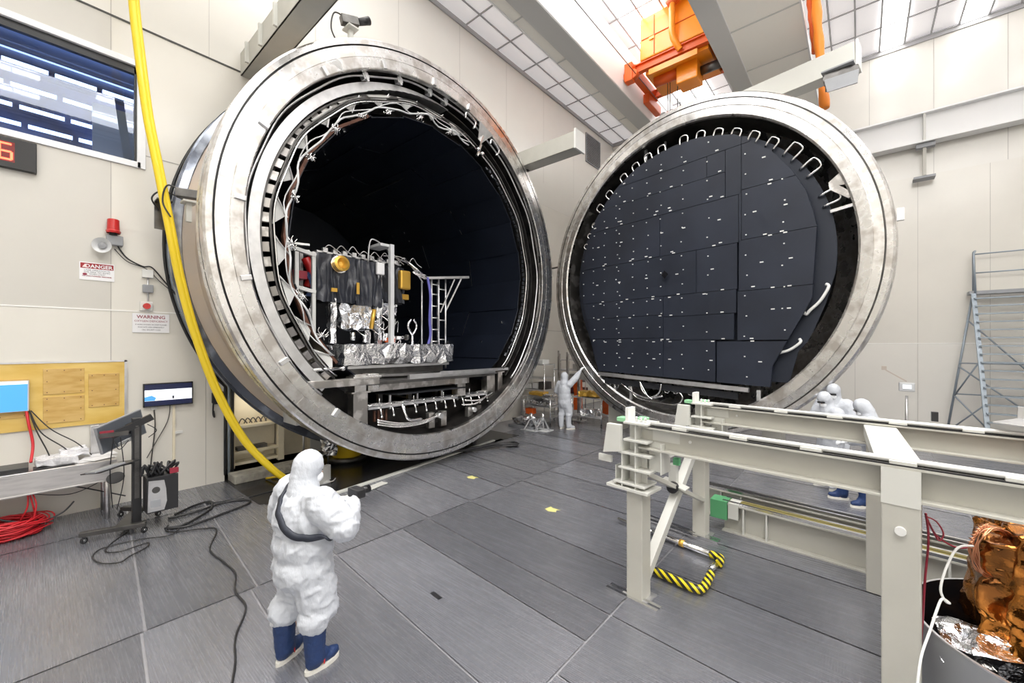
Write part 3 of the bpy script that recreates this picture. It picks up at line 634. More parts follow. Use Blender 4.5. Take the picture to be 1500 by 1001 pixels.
# ================= spacecraft and its stand inside the chamber
PAY0=len(COL.objects)
sx=-9.2
t=thing('foil_wrapped_table',(sx,5.75,1.92),'low round table wrapped in crumpled silver foil inside the chamber','table')
MB().lathe([(0,0),(0,1.3),(.05,1.35),(.10,1.3),(.10,0)],(sx+.1,5.65,1.92),(0,0,1),48).build('table_base','steeld',t)
crumple('foil_skirt',(-9.9,4.1,2.24),(-7.95,7.0,2.66),'silver',t,22,.06,3)
MB().bx((-9.8,4.3,1.99),(-8.1,6.8,2.24)).build('table_pedestal','steeld',t)
MB().bx((-9.9,4.2,2.16),(-7.98,6.9,2.22)).build('edge_plate','alu',t)
for (x,y) in ((-8.3,4.8),(-8.3,6.5),(-9.7,5.6)): MB().cyl((x,y,1.92),(x,y,2.05),.12,seg=14).build('foot','steeld',t)
sc=thing('spacecraft',(sx,5.2,2.6),'boxy satellite in black blankets with foil wrapped legs in the chamber','spacecraft')
crumple('thermal_blanket',(-9.9,4.16,3.6),(-8.76,6.3,4.52),'black',sc,14,.04,9,flat=False)
def drape(y0,y1,z0,z1,x,seed,nf):
    vs=[];fs=[];NY,NZ=70,26
    for j in range(NZ+1):
        for i in range(NY+1):
            u=i/NY; v=j/NZ; y=y0+(y1-y0)*u; q=u*nf+seed+.8*noise.noise(Vector((u*4+seed,v*1.5,0)))+(u-.5)*v*1.2
            tri=abs((q%1)-.5)*2; amp=.03+.10*v*(1-.4*v)
            zz=z1-(z1-z0)*v+.05*v*noise.noise(Vector((u*7,seed,3)))
            vs.append(Vector((x+amp*tri+.02*noise.noise(Vector((y*6,zz*6,seed))),y,zz)))
    for j in range(NZ):
        for i in range(NY): a=j*(NY+1)+i; fs.append((a,a+NY+1,a+NY+2,a+1))
    n=len(vs); vs+=[p-Vector((.02,0,0)) for p in vs]; fs+=[tuple(k+n for k in f[::-1]) for f in fs]
    return MB().add(vs,fs,True).build('blanket_drape','cloth',sc)
drape(4.14,5.02,3.5,4.54,-8.72,.3,2.6); drape(5.02,5.66,3.48,4.52,-8.70,1.1,1.6); drape(5.72,6.36,3.62,4.5,-8.78,2.2,2.1)
for (x,y) in ((-8.75,4.5),(-8.75,5.62),(-9.8,4.5),(-9.8,5.9)): crumple('foil_leg',(x-.06,y-.05,2.6),(x+.06,y+.07,3.6 if y<5.5 else 4.35),'silver',sc,9,.035,y)
crumple('foil_body',(-9.5,4.75,2.95),(-8.85,5.5,3.5),'silver',sc,9,.06,11)
crumple('foil_wing',(-9.2,5.6,3.3),(-8.8,6.15,3.75),'silver',sc,8,.07,12)
MB().lathe([(0,.16),(.1,.17),(.12,.12),(.03,.05),(.03,0)],(-8.62,4.62,4.33),(1,0,.1),24).build('round_port','gold2',sc)
MB().lathe([(0,.19),(.02,.19),(.03,.1),(.03,0)],(-8.66,4.62,4.33),(1,0,.1),24).build('port_ring','chrome',sc)
MB().bx((-8.6,5.46,4.22),(-8.52,5.66,4.5)).build('star_camera_cover','paper',sc,bevel=.02)
MB().bx((-8.7,6.12,3.95),(-8.55,6.42,4.42)).build('gold_panel','gold2',sc,bevel=.04)
MB().bx((-8.9,6.2,3.72),(-8.75,6.5,3.86)).build('gold_panel','gold2',sc,bevel=.02)
MB().cyl((-8.6,5.35,2.95),(-8.58,5.42,3.4),.05,seg=12).build('thruster','gold2',sc)
mb=MB().bx((-9.8,4.2,4.56),(-8.8,6.3,4.6)); 
for k in range(9): mb.bx((-8.8,4.3+.22*k,4.56),(-8.72,4.4+.22*k,4.66))
mb.build('top_plate','alu',sc)
mb=MB()
for k in range(9):
    y=4.3+.27*k; mb.tube(cr([(-8.75,y,4.6),(-8.68,y+.1,4.72+.03*(k%3)),(-8.7,y+.25,4.66),(-8.68,y+.38,4.58)],5),.011,5)
mb.tube(cr([(-8.65,5.3,4.5),(-8.62,5.33,4.95),(-8.6,5.45,5.02),(-8.6,5.75,4.88),(-8.65,6.1,4.7),(-8.7,6.5,4.6),(-8.7,6.9,4.2)],7),.018,6)
mb.tube(cr([(-8.65,5.7,4.7),(-8.6,6.2,4.72),(-8.65,6.7,4.4)],7),.012,5)
mb.build('wiring_harness','alu',sc)
mb=MB()
for k in range(10):
    y=4.6+random.random()*1.3; z=2.7+random.random()*.7; mb.tube(cr([(-8.7,y,z),(-8.55,y+.1,z-.12),(-8.6,y+.25,z-.02),(-8.7,y+.3,z-.3)],5),.013,5)
mb.build('plumbing','bright',sc)
for (y,z) in ((4.9,2.78),(5.2,2.74),(5.75,2.78),(5.95,2.72)): MB().cyl((-8.6,y,z-.1),(-8.6,y,z+.08),.055,seg=12).build('valve_body','bright',sc)
MB().bx((-8.62,5.72,2.64),(-8.5,5.92,2.74)).build('orange_cap','orange2',sc)
MB().bx((-8.62,5.0,3.72),(-8.61,5.07,3.98)).build('gold_strip','gold2',sc); MB().bx((-8.63,4.42,3.72),(-8.6,4.55,3.8)).build('gold_patch','gold2',sc)
# red/black item left of the spacecraft
t=thing('red_cable_bundle',(-8.9,4.0,3.4),'dark red wrapped bundle beside the satellite in the chamber','cable')
MB().tube(cr([(-8.9,3.95,4.4),(-8.85,4.05,4.1),(-8.9,4.0,3.8)]),.09,8).build('red_wrap','red',t)
mb=MB()
for k in range(8): mb.tube(cr([(-8.8,3.9+.03*k,4.1),(-8.75,4.0+.02*k,3.8-.02*k),(-8.8,3.9,3.6)],5),.014,5)
mb.build('loose_wires','navy',t)
# lamp post
t=thing('light_pole',(-8.35,5.62,2.55),'tall grey square pole with short top arm before the satellite','pole')
MB().bx((-8.4,5.58,2.5),(-8.3,5.68,5.0)).build('post','lgrey',t,bevel=.006); MB().bx((-8.9,5.35,4.94),(-8.36,5.66,5.0)).build('top_arm','lgrey',t)
# ladder-like access frame right
t=thing('access_frame',(-8.4,6.6,2.3),'light metal ladder-like tower with bracketed top arm inside the chamber','frame')
for (x,y,z0,z1) in ((-8.3,6.72,2.5,4.35),(-8.3,6.95,2.5,4.35),(-8.7,6.72,2.5,4.3),(-8.7,7.25,2.5,4.35),(-8.3,7.18,2.05,4.38)):
    MB().cyl((x,y,z0),(x,y,z1),.025,seg=8).build('upright','alu',t)
for z in (2.75,3.05,3.35,3.65,3.95,4.2): MB().cyl((-8.3,6.72,z),(-8.3,6.95,z),.018,seg=6).build('rung','alu',t)
for z in (2.8,3.3,3.72,4.1): MB().cyl((-8.3,6.95,z),(-8.3,7.18,z),.016,seg=6).build('rung','alu',t)
MB().bar((-8.3,6.5,4.33),(-8.15,7.85,4.5),.1,.06).build('top_arm','alu',t)
MB().bar((-8.3,7.18,3.55),(-8.18,7.62,4.44),.035).build('brace','alu',t); MB().bar((-8.3,7.0,3.5),(-8.2,7.4,4.4),.03).build('brace','alu',t)
MB().tube(cr([(-8.25,6.55,4.35),(-8.2,6.6,3.9),(-8.2,6.58,3.3),(-8.2,6.6,2.9),(-8.2,6.5,2.6)]),.035,7).build('blue_cable_bundle',mat('violet_blue_cable',(.12,.12,.42),.5),t)
mb=MB()
for k in range(3): mb.tube(cr([(-8.3,6.35,4.5-.05*k),(-8.3,6.15,4.42),(-8.2,6.5,4.28+.05*k)],5),.012,5)
mb.tube([(-8.5,6.05,4.75),(-8.3,6.52,4.38)],.03,7); mb.build('cable','bright',t)
# little white clamp
t=thing('foil_fork',(-8.35,6.25,2.6),'small white fork-shaped foil fixture standing on the foil table','fixture')
MB().tube([(-8.35,6.25,2.55),(-8.35,6.25,2.8)],.035,8).build('stem','silver',t)
for s in (-1,1): MB().tube(cr([(-8.35,6.25,2.8),(-8.35,6.25+s*.11,2.95),(-8.35,6.25+s*.11,3.08),(-8.35,6.25+s*.03,3.18)],5),.028,7).build('prong','silver',t)
t=thing('motor_on_table',(-8.3,5.95,2.6),'small silver motor lying on the foil table beside the pole','motor')
MB().cyl((-8.3,5.75,2.72),(-8.3,6.02,2.74),.045,seg=12).build('body','bright',t); MB().cyl((-8.3,6.02,2.74),(-8.3,6.08,2.74),.07,seg=12).build('cap','steeld',t)
# left scaffold rack
t=thing('instrument_rack',(-8.6,3.6,2.3),'white metal scaffold rack at the left of the satellite','rack')
for (x,y,z1) in ((-8.5,3.95,4.55),(-8.5,3.62,4.5),(-9.1,3.62,4.7),(-9.1,3.95,4.7)): MB().bx((x,y,2.1),(x+.06,y+.07,z1)).build('upright','white',t)
for z in (3.75,4.5): MB().bar((-8.47,3.3,z+.12),(-8.47,4.02,z-.02),.09,.07).build('shelf_rail','white',t)
for z in (4.62,4.75): MB().bar((-9.0,3.5,z),(-8.8,4.05,z),.08,.04).build('top_rail','alu',t)
MB().bx((-9.0,3.65,4.0),(-8.6,3.92,4.16)).build('red_box','dred',t)
# shroud side plate with dark slots
tag(MB().bx((-8.62,7.95,3.9),(-8.6,8.0,4.5)).build('thin_white_plate','alu'),'thin upright pale metal plate by the right shroud wall','plate') if False else None
PAY1=len(COL.objects)
# ---- cameras / fixtures clamped to the rim
def rimcam(label,c,d,name='rim_camera',s=1.0):
    c=Vector(c); d=Vector(d).normalized(); t=thing(name,c,label,'camera')
    MB().box(c+Vector((0,0,.05*s)),(.26*s,.2*s,.03*s)).bar(c+Vector((0,0,-.3*s)),c+Vector((0,0,.05*s)),.08*s).build('bracket','beamw',t)
    MB().bar(c+Vector((0,0,.2*s))-d*.18*s,c+Vector((0,0,.2*s))+d*.14*s,.15*s,.15*s).build('body','steeld',t,bevel=.01)
    MB().cyl(c+Vector((0,0,.22*s))+d*.14*s,c+Vector((0,0,.3*s))+d*.36*s,.06*s,.075*s,seg=14).build('lens','plast',t)
    MB().tube(cr([c+Vector((0,0,.25*s))-d*.1,c-d*.3*s+Vector((0,0,.3*s)),c-d*.36*s,c-d*.25*s-Vector((0,0,.25*s))],6),.014*s,5).build('cable','plast',t)
    return t
rimcam('small camera on a bracket on top of the left chamber rim',(-7.4,3.95,8.62),(.2,1,.25))
rimcam('small camera sticking out of the left rim toward the gap between both rims',(-7.3,8.95,7.38),(.2,1,.2),s=.8)
rimcam('camera clamped at the left edge of the chamber beside the yellow hose',(-8.3,1.66,4.92),(.3,.9,0),s=.9)
tag(MB().bx((-8.75,1.3,4.55),(-8.72,1.5,5.0)).bx((-8.75,1.3,4.98),(-8.5,1.5,5.0)).build('wire_guard','steeld'),'thin dark guard frame beside the left edge camera','guard')
tag(MB().tube(cr([(-8.7,1.72,5.08),(-8.6,1.4,5.15),(-8.6,1.25,5.0),(-8.7,1.35,4.85)],8),.012,6).build('thin_cable','plast'),'thin looping dark cable by the left edge camera','cable')
# ================= chamber door (dish) standing open, facing the room
DC=Vector((-3.739,10.924,4.585)); DN=Vector((-.1736,-.9848,0)); DU=Vector((.9848,-.1736,0)); UZ=Vector((0,0,1))
def D(u,z,n=0): return DC+DU*u+UZ*z+DN*n
def DP(r,a,n=0): return D(r*cos(a),r*sin(a),n)
dr=thing('chamber_door',(DC.x,DC.y,.28),'huge round steel chamber door swung open, faced with black panels','chamber door')
MB().lathe([(-.7,4.1),(-.32,4.1),(-.32,4.25),(-.28,4.29),(-.04,4.29),(0,4.26),(0,4.17)],DC,DN,144).lathe([(-1.9,.0),(-1.8,1.6),(-1.4,3.0),(-.7,4.1)],DC,DN,72).build('outer_rim','steel',dr)
MB().lathe([(0,4.17),(-.025,4.165),(-.025,4.145),(0,4.14)],DC,DN,144).build('seal_groove','steeld',dr)
MB().lathe([(0,4.14),(.006,4.0),(-.006,3.99),(.004,3.98),(0,3.80),(-.03,3.76),(-.12,3.76)],DC,DN,144).build('sealing_face','steel',dr)
RF=UZ
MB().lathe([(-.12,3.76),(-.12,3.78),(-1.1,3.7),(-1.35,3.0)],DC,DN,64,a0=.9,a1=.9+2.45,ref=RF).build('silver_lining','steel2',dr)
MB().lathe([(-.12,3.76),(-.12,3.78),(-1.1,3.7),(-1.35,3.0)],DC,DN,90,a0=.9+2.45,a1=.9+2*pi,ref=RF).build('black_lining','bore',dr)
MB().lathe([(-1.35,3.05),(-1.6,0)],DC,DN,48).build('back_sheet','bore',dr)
# black backing disc with its cut away lower edge
pts=[(3.4*cos(radians(a)),3.4*sin(radians(a))) for a in range(-8,214,4)]
pts=[(2.56,-2.75),(2.73,-2.07),(2.9,-1.85),(3.0,-1.64),(3.22,-1.05)]+pts+[(-3.0,-1.6),(-2.75,-2.4),(-2.6,-2.75)]
MB().prism(pts,D(0,0,-.22),DU,UZ,.02).build('backing_disc','blkp2',dr)
OUT=[(-3.12,.39),(-3.08,.63),(-2.88,1.34),(-2.52,2.05),(-1.74,2.76),(-1.11,3.1),(-.33,3.27),(.68,3.27),(1.5,3.02),(2.25,2.38),(2.67,1.78),(2.92,1.27),(3.04,.8),(3.1,.5),(3.02,-.95),(2.88,-1.25),(2.5,-1.98),(2.3,-2.38),(2.25,-2.86),(-2.47,-2.72),(-3.08,-.58)]
def clipc(poly,x0,x1,y0,y1):
    def cl(P,f,inter):
        o=[]
        for i in range(len(P)):
            a,b=P[i-1],P[i]; ia,ib=f(a),f(b)
            if ib:
                if not ia: o.append(inter(a,b))
                o.append(b)
            elif ia: o.append(inter(a,b))
        return o
    ix=lambda c:(lambda a,b:(c,a[1]+(b[1]-a[1])*(c-a[0])/(b[0]-a[0]))); iy=lambda c:(lambda a,b:(a[0]+(b[0]-a[0])*(c-a[1])/(b[1]-a[1]),c))
    P=poly
    for f,it in ((lambda p:p[0]>=x0,ix(x0)),(lambda p:p[0]<=x1,ix(x1)),(lambda p:p[1]>=y0,iy(y0)),(lambda p:p[1]<=y1,iy(y1))):
        if len(P)<3: return []
        P=cl(P,f,it)
    return P
cells=[(-4,1.66,2.72,4,.05),(-4,.86,2.2,2.72,.035),(-4,1.3,1.58,2.2,.03),(1.66,4,2.72,4,.0),(.86,1.3,2.2,2.72,.0),(1.3,1.66,1.58,2.72,.005),(1.66,4,1.66,2.72,.02),
 (-4,-.4,.46,1.58,.04),(-.4,1.6,.46,1.58,.025),(1.66,4,.5,1.66,.055),(1.6,1.66,.46,1.66,.0),(-4,.6,-.62,.46,.045),(.6,1.57,-.62,.46,.03),(1.6,4,-.68,.5,.06),
 (-4,-.3,-1.12,-.62,.02),(-.3,1.55,-1.18,-.62,.04),(1.57,4,-1.82,-.68,.015),(-4,-.3,-1.74,-1.12,.05),(-.3,1.5,-1.8,-1.18,.02),(-4,-.3,-2.9,-1.74,.03),(-.3,1.07,-2.9,-1.8,.045),(1.1,4,-2.9,-1.84,.03)]
for (x0,x1,y0,y1,n) in cells:
    P_=clipc(OUT,x0+.006,x1-.006,y0+.006,y1-.006)
    if len(P_)>=3: MB().prism(P_[::-1] if False else P_,D(0,0,-.02),DU,UZ,-(.035+n)).build('door_panel','blkp',dr)
def inside(x,y):
    c=False
    for i in range(len(OUT)):
        (x1,y1),(x2,y2)=OUT[i-1],OUT[i]
        if (y1>y)!=(y2>y) and x<(x2-x1)*(y-y1)/(y2-y1)+x1: c=not c
    return c
fr_n=.10
pts=[]
us=[-2.95,-2.55,-2.15,-1.7,-1.62,-1.15,-.7,-.3,.3,.95,1.8,2.55]
for u in us:
    z=-2.65+(.12 if int(u*10)%2 else 0)
    while z<3.2:
        if inside(u,z-.1) and inside(u,z+.1) and inside(u-.1,z) and inside(u+.1,z): pts.append((u+random.uniform(-.03,.03),z,0))
        z+= .36 if u<.8 else .46
for z in (2.72,2.2,1.58,.46,-.62,-1.15,-1.78,1.66,.5,-.68,-1.84,-2.3,1.05,-.1):
    for u in (-2.3,-1.4,-.5,.15,1.1,2.1,2.75):
        uu=u+random.uniform(-.25,.25)
        if inside(uu-.15,z) and inside(uu+.15,z): pts.append((uu,z,1))
random.shuffle(pts); pts.sort(key=lambda p:-p[2])
st=MB(); proto={}
for i,(u,z,k) in enumerate(pts):
    w=.07 if k else .026
    if i<100:
        if k not in proto:
            o=MB().add([WM[dr.name].translation+DU*a+UZ*b+DN*c for c in(0,.02) for b in(-.012,.012) for a in(-w/2,w/2)],[(0,2,3,1),(4,5,7,6),(0,1,5,4),(2,6,7,3),(0,4,6,2),(1,3,7,5)]).build('panel_clip','white',dr); proto[k]=o
        else: o=proto[k].copy(); COL.objects.link(o); o.parent=dr
        o.location=D(u,z,fr_n)-WM[dr.name].translation
    else: st.add([D(u+a,z+b,fr_n+c) for c in(0,.02) for b in(-.012,.012) for a in(-w/2,w/2)],[(0,2,3,1),(4,5,7,6),(0,1,5,4),(2,6,7,3),(0,4,6,2),(1,3,7,5)])
if st.v: st.build('panel_clips','white',dr)['kind']='stuff'
MB().prism([(-.1,0),(0,-.11),(.1,0),(0,.11)][::-1],D(-.19,-.07,fr_n+.004),DU,UZ,.004).build('diamond_marker','blkg',dr)
# pipe loops around the disc
for a in (70,77.5,85,92.5,100,107,114,121):
    pass
def loop(a,r0,r1,w,n=-.16,rr=.022):
    a=radians(a); da=w/2/r0
    q=[DP(r0,a-da,n-.1),DP(r0+.02,a-da,n),DP(r1-.05,a-da,n+.02),DP(r1,a-da*.5,n+.03),DP(r1,a+da*.5,n+.03),DP(r1-.05,a+da,n+.02),DP(r0+.02,a+da,n),DP(r0,a+da,n-.1)]
    MB().tube(cr(q,4),rr,8).build('pipe_loop','bright',dr)
for a in (137,129,118.5,111,104,97,86.5,79,71.5,64,56.5,48.5): loop(a,3.28,3.52,.2)
for a in (40,31,18): loop(a,3.3,3.62,.24)
for a,b in ((-12,-24),(-33,-43)):
    q=[DP(3.3,radians(a),-.14),DP(3.36,radians(a-1),-.12),DP(3.3,radians((a+b)/2),-.12),DP(3.2,radians(b+2),-.12),DP(3.16,radians(b),-.14),DP(3.08,radians(b+1),-.13)]
    MB().tube(cr(q,5),.03,8).build('pipe_loop','white',dr)
for a in (146,152,158): loop(a,3.2,3.36,.14)
# vertical conduit at top left, bracket at right
MB().cyl(D(-1.0,3.15,-.3),D(-1.0,3.68,-.3),.05,seg=12).build('conduit','alu',dr); MB().cyl(D(-.4,3.3,-.3),D(-.4,3.65,-.3),.03,seg=10).build('conduit','alu',dr)
MB().prism([(3.28,1.35),(3.62,1.62),(3.72,1.5),(3.5,1.42),(3.75,1.3),(3.75,1.2),(3.45,1.25),(3.7,1.0),(3.6,.95),(3.3,1.2)][::-1],D(0,0,-.2),DU,UZ,.12).build('hinge_bracket','steel2',dr)
MB().bar(D(3.3,.77,-.15),D(3.68,.82,-.15),.06).build('stub','alu',dr)
# lower rail, cables and hooks
MB().bar(D(-2.4,-2.80,.06),D(1.85,-2.95,.06),.07,.1).build('bottom_rail','alu',dr)
MB().bar(D(-2.2,-3.0,0),D(1.6,-3.12,0),.05,.16).build('lower_black_strip','black',dr)
for u in (-2.1,-1.8,-1.45,-.2,.05,.45):
    q=[D(u-.07,-3.0,-.02),D(u-.07,-3.14,-.02),D(u-.04,-3.2,-.02),D(u+.04,-3.2,-.02),D(u+.07,-3.14,-.02),D(u+.07,-3.0,-.02)]
    MB().tube(q,.015,6).build('hook','bright',dr)
mb=MB()
mb.tube(cr([D(-.95,-2.95,.08),D(-.85,-3.2,.1),D(-.6,-3.35,.1),D(-.35,-3.2,.1),D(-.3,-2.98,.08)]),.022,7); mb.tube(cr([D(-.95,-2.95,.08),D(-.7,-3.3,.12),D(-.55,-3.4,.1)]),.02,7)
mb.tube(cr([D(-1.3,-3.1,0),D(-1.2,-3.35,0),D(-.9,-3.45,0),D(0,-3.5,0),D(.25,-3.3,0),D(.1,-3.12,0),D(-.1,-3.1,0)]),.02,7); mb.tube(cr([D(-1.6,-3.05,0),D(-1.3,-3.25,0),D(-.8,-3.4,0),D(-.3,-3.3,0)]),.03,7); mb.build('cable','bright',dr)
MB().bar(D(-1.9,-3.0,-.1),D(-1.9,-3.35,-.1),.07).bar(D(-1.35,-3.0,-.1),D(-1.35,-3.5,-.1),.07).bar(D(2.0,-2.95,-.1),D(2.0,-3.3,-.1),.08).build('support_post','alu',dr)
MB().bar(D(-.8,-3.52,0),D(.5,-3.58,0),.1,.1).build('lower_beam','steeld',dr)
MB().box(D(4.34,.45,-.1),(.1,.1,.22)).build('latch','alu',dr); MB().bar(D(-4.28,.75,-.1),D(-4.55,.75,-.1),.05,.05).build('latch','steeld',dr)
# carriage feet under the door
for u in (-2.2,2.2):
    t=MB().bx((DC.x+u*DU.x-.2,DC.y+u*DU.y-.3+.9,0),(DC.x+u*DU.x+.2,DC.y+u*DU.y+.3+.9,.95)).build('door_foot','beam',dr)
# lifting arm behind the door top
t=thing('lifting_arm',(-1.2,12.3,9.0),'pale box arm with a square end poking out above the right round door','beam')
k0=Vector((-3.2,11.95,8.95)); k1=Vector((-.06,11.5,9.0))
MB().bar(k0+Vector((0,0,-.15)),k1+Vector((0,0,-.15)),.4,.5).build('box_beam','beamw',t,bevel=.01)
MB().box(k1+Vector((.03,0,-.15)),(.04,.44,.54),(0,0,-.14)).build('end_plate','white',t)
MB().bar((-3.1,11.95,6.5),(-3.1,11.95,8.7),.2).build('riser','beam',t)
t=thing('arm_mechanism',(-.35,11.35,8.35),'grey bracket with dark rollers hanging under the pale arm end above the door','mechanism')
MB().box((-.35,11.35,8.58),(.55,.5,.03),(0,.0,-.14)).build('mount_plate','grey',t)
for x in (-.55,-.3,-.1): MB().cyl((x,11.2,8.45),(x,11.5,8.48),.08,seg=12).build('roller','steeld',t)
MB().bx((-.6,11.2,8.3),(-.15,11.24,8.56)).bx((-.6,11.46,8.3),(-.15,11.5,8.56)).build('side_cheek','steeld',t)
MB().prism([(-.55,8.12),(-.05,8.12),(-.02,8.4),(-.6,8.4)][::-1],(0,11.18,0),(1,0,0),(0,0,1),.03).build('guard_plate','grey',t)
# ================= rail stand in the right foreground (rails run away from the chamber, slightly skew)
RZ=radians(-6); SP=Vector((-1.79,4.17,0))
st=thing('rail_stand',(SP.x,SP.y,0),'large pale grey steel stand with two raised rail beams in the right foreground','stand',rz=RZ)
W=WM[st.name]
def L(x,y,z): return W@Vector((x,y,z))
R3=Matrix.Rotation(RZ,3,'Z')
def lb(mb,a,b,mi=0):
    c=[(p+q)/2 for p,q in zip(a,b)]; return mb.box(L(*c),[abs(q-p) for p,q in zip(a,b)],R3,mi)
GY=1.93; XE=4.4
def beam(y,x0,name='rail_beam'):
    m=MB(); lb(m,(x0,y-.10,1.80),(XE,y+.10,1.82)); lb(m,(x0,y-.10,1.585),(XE,y+.10,1.605)); lb(m,(x0,y-.012,1.60),(XE,y+.012,1.80))
    return m.build(name,'beam',st,bevel=.003)
def rails(y,x0):
    m=MB().tube([L(x0+.12,y-.055,1.855),L(XE,y-.055,1.855)],.020,10); m.build('round_rail','white',st)
    m=MB(); lb(m,(x0+.05,y+.0,1.82),(XE,y+.05,1.845)); m.build('flat_rail','bright',st)
    m=MB(); lb(m,(x0+.05,y-.03,1.82),(XE,y-.005,1.835)); lb(m,(x0+.05,y-.1,1.82),(XE,y-.075,1.828)); m.build('dark_slot','plast',st)
    for k in range(9):
        x=x0+.35+k*.52
        m=MB(); lb(m,(x,y-.085,1.821),(x+.14,y+.075,1.85)); m.build('rail_clamp','beamw',st,bevel=.003)
beam(0,.05); beam(GY,-.08); rails(0,.05); rails(GY,-.08)
# columns
def col(x,y,w,z1,z0=0): m=MB(); lb(m,(x-w/2,y-w/2,z0),(x+w/2,y+w/2,z1)); return m.build('column','beam',st,bevel=.008)
col(0,0,.18,1.14); col(-.12,GY,.17,1.14); col(2.02,0,.2,1.585); col(1.74,GY,.18,1.585); col(4.2,0,.2,1.585); col(3.92,GY,.18,1.585)
for x,y in ((2.02,-.1),):
    m=MB(); lb(m,(x-.1,-.105,1.55),(x+.1,-.095,1.8)); m.build('splice_plate','beamw',st); MB().cyl(L(x,-.10,1.38),L(x,-.125,1.38),.03,seg=14).build('cap','white',st)
# cross members
m=MB(); lb(m,(-.07,.1,1.36),(.07,GY-.08,1.50)); m.build('cross_beam','beamw',st,bevel=.005)
for x in (2.02,4.2):
    MB().bar(L(x-.0,.02,1.74),L(x-.26,GY-.08,1.74),.26,.11).build('cross_beam','beamw',st,bevel=.005)
MB().bar(L(0,.08,.12),L(-.1,GY-.02,1.5),.1,.11).build('diagonal_brace','beamw',st,bevel=.006)
MB().bar(L(.02,.1,1.28),L(-.08,GY-.1,.52),.09,.05).build('diagonal_brace','beam',st,bevel=.004)
# crossing lock
lk=L(-.04,.95,.93)
MB().cyl(lk+Vector((.0,-.12,.0)),lk+Vector((.0,-.05,0)),.065,seg=20).build('black_knob','plast',st)
MB().box(lk+Vector((0,0,.02)),(.3,.16,.02),(0,.25,0)).box(lk+Vector((-.02,0,.14)),(.09,.1,.24)).build('lock_bracket','beamw',st,bevel=.004)
MB().box(lk+Vector((.02,0,.3)),(.07,.07,.08)).build('green_switch','dgreen',st)
# end brackets (stacked flanged plates) at the chamber end
def bracket(y,x0,col_):
    m=MB()
    for z,xa,xb in ((1.20,-.22,.14),(1.36,-.16,.20),(1.52,-.16,.20),(1.66,-.10,.17),(1.84,-.10,.17)): lb(m,(x0+xa,y-.14,z-.012),(x0+xb,y+.13,z+.010))
    lb(m,(x0-.1,y-.006,1.16),(x0+.1,y+.006,1.84)); lb(m,(x0+.02,y-.12,1.16),(x0+.035,y+.12,1.84)); lb(m,(x0-.13,y-.13,1.16),(x0-.115,y+.12,1.63)); lb(m,(x0+.13,y-.02,1.36),(x0+.30,y+.0,1.66)); lb(m,(x0+.29,y-.10,1.36),(x0+.30,y+.10,1.66))
    lb(m,(x0-.30,y-.15,1.13),(x0+.18,y+.15,1.16)); lb(m,(x0-.22,y-.1,1.16),(x0-.21,y+.1,1.36))
    m.build('bracket','beamw',st,bevel=.003)
    m=MB().prism([(x0-.33,1.49),(x0-.12,1.53),(x0-.12,1.81),(x0-.28,1.81)][::-1],W@Vector((0,y-.17,0)),R3@Vector((1,0,0)),(0,0,1),-.06); m.build('face_plate','beamw',st,bevel=.004)
    m=MB(); lb(m,(x0-.42,y-.12,1.38),(x0-.26,y-.09,1.45)); m.build('tab','beamw',st)
    m=MB(); lb(m,(x0-.1,y-.1,1.848),(x0-.06,y+.04,1.99)); m.build('end_stop','white',st,bevel=.004)
    m=MB(); lb(m,(x0-.24,y-.04,1.82),(x0-.12,y+.07,1.865)); m.build('green_pad','green',st,bevel=.004)
    m=MB(); lb(m,(x0-.06,y+.06,1.85),(x0+.04,y+.16,1.875)); m.build('green_pad','green',st,bevel=.004)
    m=MB()
    for k in range(3): m.cyl(L(x0+.0+.05*k,y-.04,1.85),L(x0+.0+.05*k,y-.04,1.90),.014,seg=8)
    m.build('bolt','bright',st)
bracket(0,0,0); bracket(GY,-.1,0)
for y,x in ((0,.15),(GY,-.05)):
    m=MB(); lb(m,(x+.02,y-.016,1.68),(x+.3,y-.012,1.78)); m.build('label_plate','beamw',st)
    MB().cyl(L(x+.4,y-.013,1.72),L(x+.4,y-.02,1.72),.014,seg=12).build('bore_hole','white',st)
# foot bars
for (x,y) in ((0,0),(-.12,GY)):
    m=MB(); lb(m,(x-.3,y-.16,.0),(x+.28,y-.12,.035)); lb(m,(x-.3,y-.08,.0),(x+.28,y-.04,.03)); m.build('foot_bar','bright',st)
    m=MB(); lb(m,(x-.14,y-.14,.0),(x+.14,y+.14,.015)); m.build('base_plate','alu',st)
